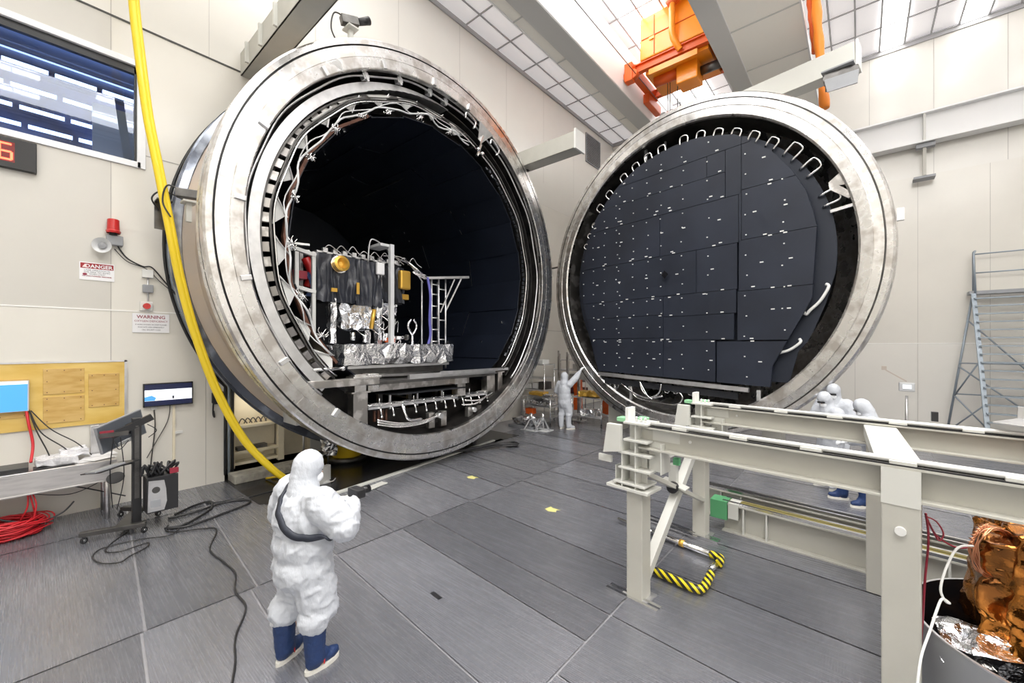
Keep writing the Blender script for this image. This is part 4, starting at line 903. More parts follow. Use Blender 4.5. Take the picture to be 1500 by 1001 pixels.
# ================= low rail beams on the floor behind the stand
def low(label,x0,y0,x1,h,w,green):
    yy=lambda x:y0-.09*(x-x0)
    t=thing('floor_rail_beam',(x0,y0,0),label,'beam')
    p0=Vector((x0,yy(x0),h/2+.0)); p1=Vector((x1,yy(x1),h/2+.0))
    ibeam(MB(),p0,p1,h,w,.02,.02).build('beam_section','beam',t)
    for k in range(6):
        x=x0+.25+k*.28 if k<2 else x0+.6+k*.8
        if x<x1: MB().bx((x,yy(x)-w/2+.01,.02),(x+.02,yy(x)+w/2-.01,h-.02)).build('rib','beamw',t)
    n=Vector((.09,1,0)).normalized()
    MB().bar(p0+n*(w/2-.03)+UZ*(h/2+.02),p1+n*(w/2-.03)+UZ*(h/2+.02),.04,.035).bar(p0-n*(w/2-.03)+UZ*(h/2+.02),p1-n*(w/2-.03)+UZ*(h/2+.02),.04,.035).build('rail','bright',t)
    MB().bar(p0+UZ*(h/2+.008),p1+UZ*(h/2+.008),w-.12,.012).build('olive_strip','olive' if green else 'plast',t)
    if green:
        MB().bx((x0-.16,y0-.14,.17),(x0+.06,y0+.1,h+.03)).build('buffer_block','dgreen',t,bevel=.006)
        MB().bx((x0+.07,y0-.13,.2),(x0+.2,y0+.1,h+.02)).build('stop_block','beamw',t,bevel=.004)
        MB().cyl((x0+1.75,yy(x0+1.75)-w/2-.03,.19),(x0+1.75,yy(x0+1.75)-w/2+.0,.19),.055,seg=18).build('round_cap','white',t)
    return t
low('low pale I-beam rail on the floor with a green buffer block at its end',-1.5,6.52,4.6,.40,.22,True)
low('second low pale I-beam rail on the floor, behind the green buffer one',-1.9,7.0,4.6,.42,.2,False)
# ================= tow bar with hazard tape
t=thing('tow_bar',(-1.9,5.1,.05),'steel U-shaped tow bar with yellow and black taped corner on the floor','tow bar')
A=Vector((-2.75,5.68,.06)); B=Vector((-1.3,5.44,.06)); Cc=Vector((-1.32,4.58,.06)); E_=Vector((-2.05,4.68,.06))
MB().tube([A,A*.5+B*.5],.026,10).build('inner_tube','bright',t); MB().tube([A*.62+B*.38,B-Vector((.12,-.02,0))],.036,12).build('outer_tube','bright',t)
MB().tube([E_,Cc-Vector((.3,-.03,0))],.03,10).tube([B+Vector((0,-.2,0)),Cc+Vector((0,.5,0))],.032,10).build('tube','bright',t)
MB().cyl(A*.35+B*.65,A*.31+B*.69,.045,seg=12).build('brass_collar','gold2',t)
MB().tube(cr([Cc-Vector((.48,-.06,0)),Cc-Vector((.2,-.02,0)),Cc-Vector((.02,0,0)),Cc+Vector((.04,.08,0)),Cc+Vector((.03,.42,0))],6),.044,12).build('taped_corner','hazard',t)
MB().tube(cr([B-Vector((.12,-.02,0)),B,B+Vector((.02,-.16,0))],6),.044,12).build('taped_corner','hazard',t)
t=thing('steel_flat_bars',(-2.2,5.9,.0),'loose steel bars lying by the stand rear column on the floor','bar')
MB().bar((-2.5,6.15,.03),(-1.75,6.02,.03),.05,.03).build('bar','bright',t); MB().bar((-2.4,6.0,.03),(-1.7,5.88,.03),.035,.025).build('bar','bright',t)
# ================= orange foil satellite part on its round drum (far right foreground)
dm=thing('round_transport_drum',(1.12,4.42,0),'round grey drum with silver rim and black inside under the amber foil','drum')
MB().lathe([(0,.82),(.66,.86)],(1.15,4.42,0),(0,0,1),64).build('drum_wall','grey',dm)
MB().lathe([(.66,.86),(.672,.862),(.672,.845),(.66,.845)],(1.15,4.42,0),(0,0,1),64).build('rim','alu',dm)
MB().lathe([(.67,.845),(.2,.80),(.2,0)],(1.15,4.42,0),(0,0,1),64).build('inner_lining','blkg',dm)
crumple('inner_foil',(.42,4.0,.5),(.75,4.35,.66),'silver',dm,9,.05,21)
am=thing('amber_foil_instrument',(1.2,4.55,.2),'tall instrument wrapped in crumpled amber foil standing in the drum','instrument')
crumple('foil_wrap',(.72,4.2,.25),(1.9,5.2,1.36),'gold',am,34,.05,31,flat=False,taper=.12)
crumple('foil_flap',(.62,4.25,.62),(.85,4.8,1.3),'gold',am,22,.05,33,flat=False,taper=.3)
MB().bx((1.0,4.3,1.36),(1.7,4.9,1.42)).build('top_plate','plast',am); MB().bx((.98,4.28,1.40),(1.06,4.34,1.5)).build('clip','bright',am)
mb=MB(); cr_=Vector((.7615,.648,0))
for k in range(9):
    c=Vector((.69,4.38,1.205))+Vector((.004*k,-.006*k,random.uniform(-.008,.008))); r=.135+random.uniform(-.008,.012)
    mb.tube([c+cr_*(r*cos(a/28*2*pi))+Vector((0,0,r*1.25*sin(a/28*2*pi)))+Vector((.006*sin(a*1.3+k),-.006*cos(a+k),0)) for a in range(28)],.0042,5,closed=True)
for k in range(9):
    a=pi*.55+k*.16; c=Vector((.69,4.36,1.205))+cr_*(.14*cos(a))+Vector((0,0,.175*sin(a))); mb.tube([c+Vector((.012*cos(t),.012*sin(t),0.004*t)) for t in range(7)],.004,5)
tag(mb.build('copper_wire_coil','copper'),'copper wire coil hanging on the amber foil instrument','wire coil')
mb=MB()
mb.tube(cr([(0.351,4.107,1.461),(0.366,4.119,1.277),(0.347,4.104,0.987),(0.336,4.094,0.746),(0.311,4.072,0.214),(.31,4.07,.01)]),.007,6)
mb.tube(cr([(0.355,4.110,1.437),(0.417,4.229,1.377),(0.454,4.260,1.293),(0.428,4.238,1.244),(0.380,4.197,1.352)]),.005,6); mb.tube(cr([(0.358,4.113,1.422),(0.417,4.229,1.278),(0.522,4.318,1.195),(0.615,4.397,1.204),(0.660,4.436,1.278)]),.006,6)
tag(mb.build('red_cables','dred'),'dark red cables running from the stand column to the amber foil instrument','cable')
tag(MB().tube(cr([(0.595,4.248,1.253),(0.506,4.107,1.264),(0.441,3.986,1.165),(0.405,3.917,1.036),(0.423,3.905,0.967),(0.447,3.926,0.949),(0.409,3.894,0.976),(0.379,3.842,0.912),(0.341,3.770,0.799),(0.295,3.665,0.683),(0.270,3.578,0.546),(0.252,3.497,0.342),(.25,3.45,.02)]),.0075,8).build('white_cable','white'),'white cable drooping from the amber foil down to the floor','cable')
# steel tray on the far rail
t=thing('steel_tray',(1.3,5.9,1.9),'flat grey steel tray lying on the far rail at the right edge','tray')
MB().box((1.45,5.75,1.93),(.9,.55,.015),(0,.03,-.5)).box((1.5,5.95,1.99),(.8,.02,.12),(0,.03,-.5)).build('tray','alu',t,bevel=.003)
tag(MB().bx((.55,5.95,1.875),(.6,6.0,1.97)).build('black_post_cap','plast'),'tiny black cap standing on the far rail beam','cap')
# ================= rolling ladder platform by the back wall
ld=thing('rolling_ladder',(3.4,17.6,0),'tall grey-blue rolling platform ladder with guard rails at the right','ladder')
for s,x in ((0,2.62),(1,4.3)):
    MB().bar((x+.06,17.1,.1),(x-.04,18.35,4.2),.10,.05).build('stringer','bluegrayp',ld)
    MB().tube([(x,18.35,4.2),(x-.04,18.35,5.4),(x+.0,18.4,5.48),(x+.0,18.62,5.48),(x,18.65,5.4),(x,18.65,4.2)],.028,7).build('guard_post','bluegrayp',ld)
    MB().tube([(x-.02,18.6,4.2),(x-.55 if s==0 else x+.5,18.5,.1)],.03,7).build('rear_leg','bluegrayp',ld)
for k in range(17):
    f=k/17; MB().bar((2.68-.1*f,17.12+1.22*f,.28+4.0*f),(4.36-.1*f,17.12+1.22*f,.28+4.0*f),.16,.035).build('step','bluegrayp',ld)
MB().bx((2.5,18.35,4.18),(4.4,18.75,4.28)).build('platform','grey',ld)
for z in (4.85,5.42): MB().tube([(2.6,18.65,z),(4.3,18.65,z)],.02,7).build('guard_rail','bluegrayp',ld)
for (a,b) in (((2.5,18.55,3.4),(4.2,18.6,1.2)),((2.3,18.5,2.0),(4.2,18.6,.2)),((2.2,18.45,1.1),(2.65,17.9,2.2)),((2.2,18.45,1.1),(2.9,18.2,.1)),((2.15,18.4,.1),(2.7,17.8,.9)),((4.2,18.6,1.3),(4.7,18.6,2.2))):
    MB().tube([a,b],.022,6).build('brace','bluegrayp',ld)
for z in (2.1,1.15): MB().tube([(2.3-.1*(2-z),18.5,z),(4.2,18.6,z)],.02,6).build('cross_tube','bluegrayp',ld)
MB().tube([(4.15,18.62,.1),(4.15,18.62,5.4)],.03,7).build('rear_post','bluegrayp',ld)
# small gauge on a stand + box beyond the far rail
t=thing('gauge_on_stand',(.5,14.6,0),'small blue-white gauge box on a thin arm beyond the far rail','gauge')
MB().cyl((.9,14.6,0),(.9,14.6,1.35),.03,seg=8).build('post','alu',t); MB().box((.9,14.55,1.58),(.3,.16,.22)).build('gauge_box','lgrey',t,bevel=.02); MB().box((.9,14.46,1.59),(.16,.02,.10)).build('screen','scrw',t)
MB().bar((.9,14.6,1.72),(.5,14.6,2.0),.03).box((.47,14.6,2.05),(.1,.1,.1)).build('arm','tan',t)
t=thing('floor_case',(1.7,9.4,0),'small black and white equipment case on the floor beyond the far rail','case')
MB().bx((1.4,9.3,0),(1.8,9.7,.2)).build('body','plast',t,bevel=.02); MB().tube(cr([(1.45,9.32,.2),(1.5,9.3,.28),(1.7,9.3,.28),(1.75,9.32,.2)],4),.02,6).build('handle','plast',t)
# ================= left wall fittings
X=XL
def sign(name,label,y0,y1,z0,z1):
    t=thing(name,(X,(y0+y1)/2,z0),label,'sign'); MB().bx((X+.004,y0,z0),(X+.016,y1,z1)).build('board','signw',t); return t
EY=(0,1,0); EZ=(0,0,1)
t=sign('danger_sign','white DANGER sign with a dark red header band on the left wall',.50,.90,3.70,3.985)
MB().bx((X+.016,.51,3.885),(X+.018,.89,3.97)).build('header_band','signr',t)
text('DANGER',.078,(X+.019,.72,3.898),EY,EZ,'signw',t,bold=.002)
MB().prism([(.53,3.90),(.59,3.90),(.56,3.955)],(X+.018,0,0),EY,EZ,.002).build('warning_triangle','pink',t)
for k,s in enumerate(['LASER OPERATION IN','THIS AREA. NO ENTRY','WHEN LIGHT']): text(s,.03,(X+.017,.70,3.848-.031*k),EY,EZ,'ink',t)
text('NO UNAUTHORIZED PERSONNEL',.022,(X+.017,.70,3.757),EY,EZ,'inkr',t,bold=.001)
MB().prism([(.56+.026*cos(a*pi/8),3.79+.02*sin(a*pi/8)) for a in range(16)],(X+.016,0,0),EY,EZ,.002).build('symbol','inkr',t)
t=sign('warning_sign','white WARNING oxygen deficiency sign with red heading on the left wall',1.12,1.61,2.87,3.2)
text('WARNING',.078,(X+.017,1.365,3.115),EY,EZ,'inkr',t,bold=.0012)
text('OXYGEN DEFICIENCY',.047,(X+.017,1.365,3.053),EY,EZ,'inkr',t,xs=.95)
for k,s in enumerate(['IF HORN SOUNDS OR LIGHT FLASHES','EVACUATE AREA IMMEDIATELY','CALL SECURITY 4-3333']): text(s,.03,(X+.017,1.365,2.998-.045*k),EY,EZ,'ink',t,xs=.82)
# digital display at left
t=thing('digital_display',(X,-.2,5.2),'black wall display with a glowing red digit 6 at the left edge','display')
MB().bx((X,-.95,5.215),(X+.09,.06,5.655)).build('housing','blkg',t,bevel=.008)
MB().bx((X+.09,-.9,5.30),(X+.093,-.15,5.59)).build('red_filter','digitbg',t)
def seven(c,w,h,segs,nm):
    m=MB(); th=.026; y,z=c
    S_={'a':((y,z+h/2),(w,th)),'d':((y,z-h/2),(w,th)),'g':((y,z),(w,th)),'f':((y-w/2,z+h/4),(th,h/2)),'e':((y-w/2,z-h/4),(th,h/2)),'b':((y+w/2,z+h/4),(th,h/2)),'c':((y+w/2,z-h/4),(th,h/2))}
    for s in segs:
        (cy,cz),(a,b)=S_[s]; m.box((X+.096,cy,cz),(.004,a,b))
    m.build(nm,'digit',t)
seven((-.235,5.445),.11,.22,'afgedc','digit'); seven((-.45,5.445),.11,.22,'abcdef','digit')
# beacon + horn
t=thing('warning_beacon',(X,.86,4.35),'red rotating beacon on a grey box with horn on the left wall','beacon')
MB().bx((X,.80,4.30),(X+.1,1.0,4.46)).build('grey_box','grey',t,bevel=.01)
MB().cyl((X+.09,.88,4.46),(X+.09,.88,4.50),.05,seg=14).build('neck','plast',t)
MB().lathe([(0,.085),(.03,.095),(.05,.08),(.22,.075),(.23,.06),(.23,0)],(X+.1,.88,4.49),(0,0,1),20).build('red_dome','red',t)
MB().lathe([(0,.03),(.06,.05),(.10,.09),(.13,.12),(.135,.12),(.11,.08),(.06,.0)],(X+.06,.78,4.27),(1,-.35,-.1),24).build('horn','lgrey',t)
MB().lathe([(0,.05),(.01,.05),(.02,0)],(X+.17,.745,4.255),(1,-.35,-.1),16).build('horn_core','grey',t)
# oxygen alarm button column
t=thing('emergency_button',(X,1.3,3.22),'white box with red emergency button above the warning sign','button')
MB().bx((X,1.215,3.245),(X+.05,1.38,3.405)).build('base_box','white',t,bevel=.008); MB().cyl((X+.05,1.298,3.325),(X+.10,1.298,3.325),.05,seg=20).build('red_button','red',t)
t=thing('junction_box',(X,1.3,3.55),'grey junction box on conduit between a white box and the red button','box')
MB().bx((X,1.25,3.565),(X+.06,1.39,3.70)).build('body','grey',t,bevel=.008); MB().cyl((X+.02,1.32,3.40),(X+.02,1.32,3.86),.012,seg=8).build('conduit','alu',t)
t=thing('white_wall_box',(X,1.3,3.82),'small white wall box above the grey junction box','box')
MB().bx((X,1.24,3.82),(X+.06,1.39,3.96)).build('body','white',t,bevel=.008)
tag(MB().tube(cr([(X+.03,.93,4.32),(X+.04,1.05,4.12),(X+.03,1.25,4.01),(X+.03,1.38,4.0),(X+.04,1.6,3.7),(X+.06,1.85,3.42),(-9.2,2.02,3.4)]),.011,6).tube(cr([(X+.03,.9,4.25),(X+.06,1.05,4.06),(X+.03,1.3,3.97),(X+.04,1.5,3.75),(X+.05,1.8,3.46)]),.007,5).build('wall_cable','plast'),'dark cable sagging from the beacon to the chamber along the wall','cable')
# TV on the wall
t=thing('wall_monitor',(X,1.6,1.55),'flat wall monitor with a white and blue picture on its dark screen','monitor')
MB().bx((X+.02,1.25,1.575),(X+.08,1.94,1.985)).build('bezel','blkg',t,bevel=.006)
MB().bx((X+.08,1.268,1.595),(X+.082,1.922,1.965)).build('screen','scrn',t); MB().bx((X+.082,1.268,1.68),(X+.083,1.922,1.87)).build('picture','scrw',t)
MB().prism([(1.268,1.685),(1.40,1.685),(1.42,1.73),(1.36,1.775),(1.268,1.75)],(X+.083,0,0),EY,EZ,.001).build('blue_patch','scrb',t); MB().bx((X+.083,1.64,1.70),(X+.0845,1.665,1.75)).build('dark_dot','ink',t)
t=thing('wall_conduit',(X,1.67,0),'pale conduit strip running down the wall under the wall monitor','conduit')
MB().bx((X,1.655,.03),(X+.03,1.69,1.58)).build('strip','cream',t); MB().bx((X,1.69,1.05),(X+.03,1.80,1.09)).build('outlet','white',t); MB().bx((X,1.36,1.52),(X+.03,1.44,1.57)).build('socket','white',t)
tag(MB().tube(cr([(X+.03,1.40,1.52),(X+.04,1.41,1.2),(X+.03,1.36,.6),(X+.06,1.34,.25)]),.010,6).tube(cr([(X+.03,1.62,1.58),(X+.05,1.58,1.3),(X+.05,1.42,.95),(X+.06,1.3,.7)]),.008,6).build('monitor_cable','steeld'),'dark cables hanging down the wall from the wall monitor','cable')
t=thing('wall_phone',(X,2.3,1.3),'black wall telephone beside the yellow hose with hanging cord','phone')
MB().bx((X,2.25,1.52),(X+.07,2.42,1.76)).build('base','plast',t,bevel=.012); MB().bx((X+.07,2.22,1.55),(X+.12,2.28,1.75)).build('handset','plast',t,bevel=.012)
MB().tube(cr([(X+.08,2.25,1.55),(X+.06,2.25,1.35),(X+.07,2.27,1.28),(X+.06,2.26,1.4)]),.014,6).build('cord','plast',t)
# plywood board
t=thing('plywood_panel',(X,.3,1.35),'yellow varnished plywood board with three bolted patches on the left wall','board')
MB().bx((X+.013,-1.9,1.38),(X+.03,1.02,2.38)).build('board','plywood',t)
for (y0,y1,z0,z1) in ((.12,.555,1.90,2.29),(.12,.555,1.455,1.86),(.60,.955,1.65,2.19),(-.55,-.02,1.58,2.15)):
    p=MB().bx((X+.03,y0,z0),(X+.042,y1,z1)).build('patch','plywood2',t,bevel=.003)
    m=MB()
    for yy in (y0+.04,(y0+y1)/2,y1-.04):
        for zz in (z0+.03,(z0+z1)/2,z1-.03):
            if abs(zz-(z0+z1)/2)>.02 or abs(yy-(y0+y1)/2)>.02: m.cyl((X+.042,yy,zz),(X+.047,yy,zz),.007,seg=8)
    m.build('screws','brown',p)
MB().bx((X+.013,-1.95,2.375),(X+.04,1.05,2.40)).bx((X+.013,1.02,1.36),(X+.04,1.05,2.40)).build('edge_trim','alu',t)
t=thing('blue_wall_screen',(X+.05,-.3,1.65),'blue computer screen with pale toolbar at the left edge','screen')
MB().bx((X+.045,-.75,1.68),(X+.11,-.015,2.13)).build('bezel','lgrey',t,bevel=.006); MB().bx((X+.11,-.74,1.69),(X+.112,-.03,2.08)).build('display','scrb',t); MB().bx((X+.11,-.74,2.08),(X+.112,-.03,2.12)).build('toolbar','scrw',t)
# ================= stainless bench along the wall
bn=thing('steel_bench',(-9.1,-.4,0),'long stainless steel bench table along the left wall','table')
MB().bx((-9.4,-2.2,.86),(-8.72,.86,.90)).build('tabletop','inox',bn,bevel=.006)
MB().bx((-8.76,-2.2,.60),(-8.74,.80,.86)).bx((-8.78,-2.2,.585),(-8.72,.80,.60)).build('apron','inox',bn)
for (x,y) in ((-8.79,.76),(-9.3,.76),(-8.79,-1.9),(-9.3,-1.9)): MB().cyl((x,y,0),(x,y,.86),.035,seg=12).build('leg','inox',bn)
tag(MB().bx((XL+.01,.62,.9),(XL+.08,.72,1.36)).build('cable_duct','alu',bevel=.004),'upright aluminium cable duct on the wall behind the bench','duct')
t=thing('network_switch',(-8.95,-.3,.9),'flat black network box on the bench at the left edge','electronics')
MB().bx((-9.2,-.7,.90),(-8.8,-.02,.955)).build('body','plast',t,bevel=.006); MB().bx((-8.8,-.6,.91),(-8.795,-.3,.945)).build('front_panel','grey',t)
crumple('x',(0,0,0),(.1,.1,.1),'plasticbag',None,3,.01) if False else None
t=thing('plastic_wrap_pile',(-9.0,.2,.9),'pile of crumpled clear plastic wrapping on the bench','wrapping')
crumple('wrap',(-9.3,.05,.91),(-8.85,.45,1.0),'plasticbag',t,14,.035,5); crumple('wrap_tail',(-9.35,.3,.95),(-9.1,.58,1.05),'plasticbag',t,9,.04,6)
MB().bx((-8.98,.02,.90),(-8.78,.42,.915)).build('dark_tray','plast',t)
t=thing('paper_stack',(-9.0,.62,.9),'loose white papers spread on the bench end beside the monitor','paper')
for k,(x,y,r) in enumerate(((-8.95,.58,.2),(-9.05,.66,-.3),(-8.92,.70,.5),(-9.2,.75,.1))): MB().box((x,y,.903+.004*k),(.22,.3,.003),(0,0,r)).build('sheet','paper',t)
tag(MB().tube(cr([(XL+.06,-.02,1.7),(-9.3,.05,1.4),(-9.25,.15,1.1),(-9.2,.2,.93)]),.009,6).tube(cr([(XL+.06,-.02,1.7),(-9.3,.1,1.35),(-9.25,.32,1.1),(-9.2,.42,.95)]),.009,6).tube(cr([(XL+.06,0,1.68),(-9.3,.2,1.38),(-9.25,.45,1.15),(-9.2,.62,.93)]),.008,6).build('black_cables','plast'),'black cables fanning from the blue screen down to the bench','cable')
tag(MB().tube(cr([(XL+.06,-.05,1.75),(-9.3,-.02,1.5),(-9.25,.02,1.2),(-9.1,.0,.96)]),.017,7).build('red_cable','redw'),'red cable dropping from the blue screen to the bench','cable')
# red hose heap under the bench
mb=MB(); random.seed(11)
for k in range(34):
    r=.30+random.uniform(-.10,.06); z=.03+.2*random.random()*(1-abs(r-.27)); cx=-8.95+random.uniform(-.04,.04); cy=-.22+random.uniform(-.05,.05); ph=random.random()*6
    mb.tube([(cx+r*.9*cos(a/26*2*pi),cy+r*1.15*sin(a/26*2*pi),z+.025*sin(a/26*2*pi*3+ph)) for a in range(26)],.010,5,closed=True)
mb.tube(cr([(-8.9,.05,.2),(-8.85,.02,.4),(-8.9,-.02,.62)]),.010,6); mb.tube(cr([(-8.8,.02,.2),(-8.8,.05,.42),(-8.88,.0,.62)]),.010,6); mb.tube(cr([(-8.9,-.1,.2),(-8.83,-.03,.4),(-8.9,-.03,.62)]),.010,6)
tag(mb.build('red_cable_coil','redw'),'big heap of coiled red cable under the bench','cable')
tag(MB().tube(cr([(-8.9,-.5,.45),(-8.85,-.2,.25),(-8.85,.1,.16),(-8.9,.3,.2),(-8.95,.42,.32)]),.012,6).tube(cr([(-9.2,.2,.6),(-9.2,.5,.45),(-9.15,.8,.3),(-9.1,1.0,.2)]),.010,6).tube(cr([(-9.3,-.1,.5),(-9.3,.4,.35),(-9.3,.8,.5)]),.006,6).build('loose_black_cables','plast'),'loose black cables hanging under the bench','cable')
# ================= mobile monitor stand
rz=0
ms=thing('mobile_monitor_stand',(-8.0,.9,0),'black wheeled monitor stand with keyboard shelf and hanging computer','stand')
MB().bar((-7.93,.42,.12),(-7.72,1.06,.12),.08,.06).build('base_bar','steeld',ms,bevel=.006)
MB().bar((-8.72,.92,.12),(-8.28,1.3,.12),.08,.06).build('base_bar','steeld',ms,bevel=.006)
MB().bar((-7.82,.80,.10),(-8.45,1.05,.10),.16,.03).build('base_plate','steeld',ms)
for c in ((-7.9,.46,.04),(-7.72,1.04,.04),(-8.7,.9,.04),(-8.3,1.28,.04)): wheel(ms,c,.04,.03,(.8,.6,0))
MB().bx((-8.02,.94,.1),(-7.92,1.04,1.60)).build('column','plast',ms,bevel=.006)
m=MB().bx((-7.92,.965,.45),(-7.917,1.015,1.55))
for k in range(14): m.bx((-7.918,.975,.5+k*.075),(-7.912,1.005,.52+k*.075))
m.build('slotted_strip','steeld',ms)
MB().bar((-7.95,.72,1.38),(-7.95,1.16,1.60),.07,.09).build('tilt_arm','plast',ms); MB().bx((-7.98,.6,1.38),(-7.90,.9,1.44)).build('tilt_arm','steeld',ms)
MB().box((-7.93,.68,1.42),(.05,.14,.09)).build('red_clamp','dred',ms)
MB().box((-7.88,.72,.97),(.42,.46,.015),(.12,-.16,.4)).build('keyboard_shelf','plast',ms); MB().box((-7.80,.66,.985),(.2,.34,.02),(.12,-.16,.4)).build('keyboard','grey',ms); MB().bar((-7.97,.98,.97),(-7.9,.72,.96),.05,.03).build('shelf_arm','plast',ms)
MB().lathe([(0,.10),(.01,.10),(.01,0)],(-8.25,.80,.72),(.6,-.2,.8),24).build('disc','plast',ms)
mb=MB()
for (a,b,c) in (((-7.95,.75,1.35),(-8.0,.72,.9),(-8.05,.75,.35)),((-7.95,.82,1.35),(-7.98,.86,.8),(-8.1,.8,.3)),((-7.92,.9,1.3),(-7.85,.8,1.2),(-7.9,.75,1.32)),((-7.92,1.1,1.5),(-7.9,1.2,1.4),(-7.95,1.12,1.3))): mb.tube(cr([a,b,c]),.006,5)
mb.build('cables','plast',ms)
t=thing('desktop_computer',(-7.85,1.14,.3),'open black desktop computer with silver back plate hung on the stand','computer')
MB().bx((-7.90,1.05,.28),(-7.60,1.40,.78)).build('case','plast',t,bevel=.006)
MB().prism([(1.06,.30),(1.24,.30),(1.27,.42),(1.26,.60),(1.24,.72),(1.07,.74)],(-7.60,0,0),(0,1,0),(0,0,1),.006).build('back_plate','alu',t)
MB().cyl((-7.594,1.15,.60),(-7.588,1.15,.60),.045,seg=16).build('fan_grille','steeld',t); MB().bx((-7.594,1.09,.36),(-7.588,1.2,.46)).build('port_panel','grey',t)
mb=MB(); random.seed(5)
for k in range(16):
    x,y=-7.88+.25*random.random(),1.08+.3*random.random(); mb.tube(cr([(x,y,.78),(x+random.uniform(-.08,.08),y+random.uniform(-.08,.08),.90+random.random()*.08),(x+random.uniform(-.1,.1),y+random.uniform(-.1,.1),.82)],5),.015,6)
mb.build('cable_tangle','plast',t); MB().bx((-7.62,1.30,.80),(-7.58,1.40,.87)).build('red_box','dred',t)
t=thing('tilted_monitor',(-8.1,.75,1.1),'large grey flat monitor tilted on the stand arm, seen edge-on','monitor')
R_=Euler((radians(14),radians(0),radians(38))).to_matrix()
c=Vector((-8.22,.86,1.40)); MB().box(c,(.035,.68,.40),R_).build('panel','grey',t,bevel=.006)
MB().box(c+R_@Vector((.019,0,.0)),(.002,.65,.37),R_).build('screen',mat('blue_grey_panel',(.12,.135,.16),.3),t); MB().box(c+R_@Vector((.03,.0,-.16)),(.03,.22,.04),R_).build('port_bar','lgrey',t)
MB().box(c+R_@Vector((.05,.12,0)),(.08,.14,.14),R_).build('mount','plast',t)
# cables on the floor
tag(MB().tube(cr([(-8.1,1.45,.02),(-8.3,1.7,.02),(-8.35,1.95,.02),(-8.0,1.9,.02),(-7.75,1.7,.02),(-7.55,1.45,.02),(-7.6,1.25,.02),(-7.45,1.5,.02),(-7.6,2.0,.02),(-7.75,2.35,.02),(-7.95,2.38,.02),(-8.1,2.1,.02),(-8.0,1.7,.02),(-8.0,1.35,.02)],10),.017,7).build('thick_floor_cable','plast'),'thick black cable looping on the floor right of the computer','cable')
tag(MB().tube(cr([(-7.7,1.3,.02),(-7.5,1.25,.015),(-7.35,1.35,.015),(-7.2,1.6,.015),(-7.0,1.72,.015),(-6.4,1.5,.015),(-5.9,1.52,.015),(-5.5,1.53,.015),(-5.1,1.42,.015),(-4.7,1.4,.015),(-4.3,1.2,.015),(-3.95,1.1,.015),(-3.6,.98,.015),(-3.2,.95,.015)],10),.010,6).build('long_floor_cable','plast'),'long thin black cable trailing across the floor left of the man','cable')
tag(MB().tube(cr([(-7.9,.9,.015),(-7.6,.7,.015),(-7.35,.62,.015),(-7.2,.75,.015),(-7.25,1.0,.015),(-7.1,.98,.015),(-6.95,.8,.015),(-6.85,.7,.015),(-7.0,.55,.015),(-7.3,.5,.015),(-7.5,.62,.015),(-7.45,.95,.015),(-7.3,1.25,.015),(-7.5,1.4,.015)],10),.008,6).build('thin_floor_cable','plast'),'thin black cable looping on the floor in front of the stand','cable')
tag(MB().tube(cr([(-8.3,1.9,.012),(-8.1,2.4,.012),(-8.1,2.9,.012),(-7.9,3.4,.012)],8),.008,6).build('wall_side_cable','plast'),'thin dark cable on the floor along the wall base','cable')
# ================= around the chamber foot
t=thing('concrete_curb',(-9.3,3.0,0),'worn pale concrete curb at the foot of the chamber opening','curb')
MB().bar((-9.22,2.5,.08),(-9.22,3.9,.08),.42,.15).build('curb','concrete',t,bevel=.015)
t=thing('cream_steel_framework',(-10.2,3.2,0),'cream painted steel posts and shelves under the left side of the chamber','frame')
for (x,y,h) in ((-9.7,2.62,3.0),(-9.7,3.55,2.2),(-9.9,4.3,1.5)): MB().bx((x-.06,y-.06,.15),(x+.06,y+.06,h)).build('post','cream',t,bevel=.006)
for z in (.42,.95,.2): MB().bx((-9.93,2.68,z),(-9.66,3.5,z+.05)).build('shelf','cream',t)
MB().bx((-9.98,2.5,.15),(-9.94,3.52,2.75)).build('back_plate','cream',t); MB().bx((-10.02,3.55,.15),(-9.98,4.32,2.1)).build('back_plate','cream',t); MB().bx((-9.93,3.38,1.55),(-9.92,3.5,1.75)).build('notice','paper',t)
mb=MB()
for k in range(6): MB().tube(cr([(-9.85,2.8+.1*k,1.01),(-9.8,2.85+.1*k,1.12),(-9.75,2.93+.09*k,1.02)],5),.012,5).build('bent_wire','steeld',t)
MB().bx((-9.9,2.75,.47),(-9.72,3.3,.54)).build('flat_tool','steeld',t)
t=thing('valve_assembly',(-9.5,3.9,0),'dark hand valve with small pipes by the cream posts','valve')
MB().cyl((-9.6,4.0,.1),(-9.6,4.0,.8),.025,seg=8).build('stem','alu',t)
MB().cyl((-9.5,4.0,.72),(-9.42,4.0,.72),.09,seg=16).build('hand_wheel','plast',t); MB().tube(cr([(-9.6,3.7,.8),(-9.55,3.85,.9),(-9.55,4.0,.78),(-9.5,4.2,.85)]),.018,6).build('pipe','alu',t)
t=thing('yellow_column',(-8.95,4.75,0),'thick yellow painted support column under the chamber','column')
MB().cyl((-9.05,4.75,.006),(-9.05,4.75,.75),.32,seg=28).build('shaft','yel',t); MB().cyl((-9.05,4.75,.0),(-9.05,4.75,.12),.42,seg=28).build('base_ring','steeld',t)
t=thing('yellow_cabinet',(-10,4.6,.1),'yellow sheet panel with a grey upright plate behind the chamber foot','cabinet')
MB().bx((-10.3,4.35,.1),(-9.9,5.3,1.3)).build('body','yel',t,bevel=.01); MB().bx((-9.85,4.25,.15),(-9.8,4.5,.85)).build('grey_plate','lgrey',t)
t=thing('foil_bundle',(-8.8,4.15,.3),'small crumpled silver foil bundle by the yellow column','foil')
crumple('foil',(-8.9,4.05,.28),(-8.65,4.3,.62),'silver',t,8,.06,41)
MB().cyl((-8.78,4.17,0),(-8.78,4.17,.35),.02,seg=8).build('stem','steeld',t)
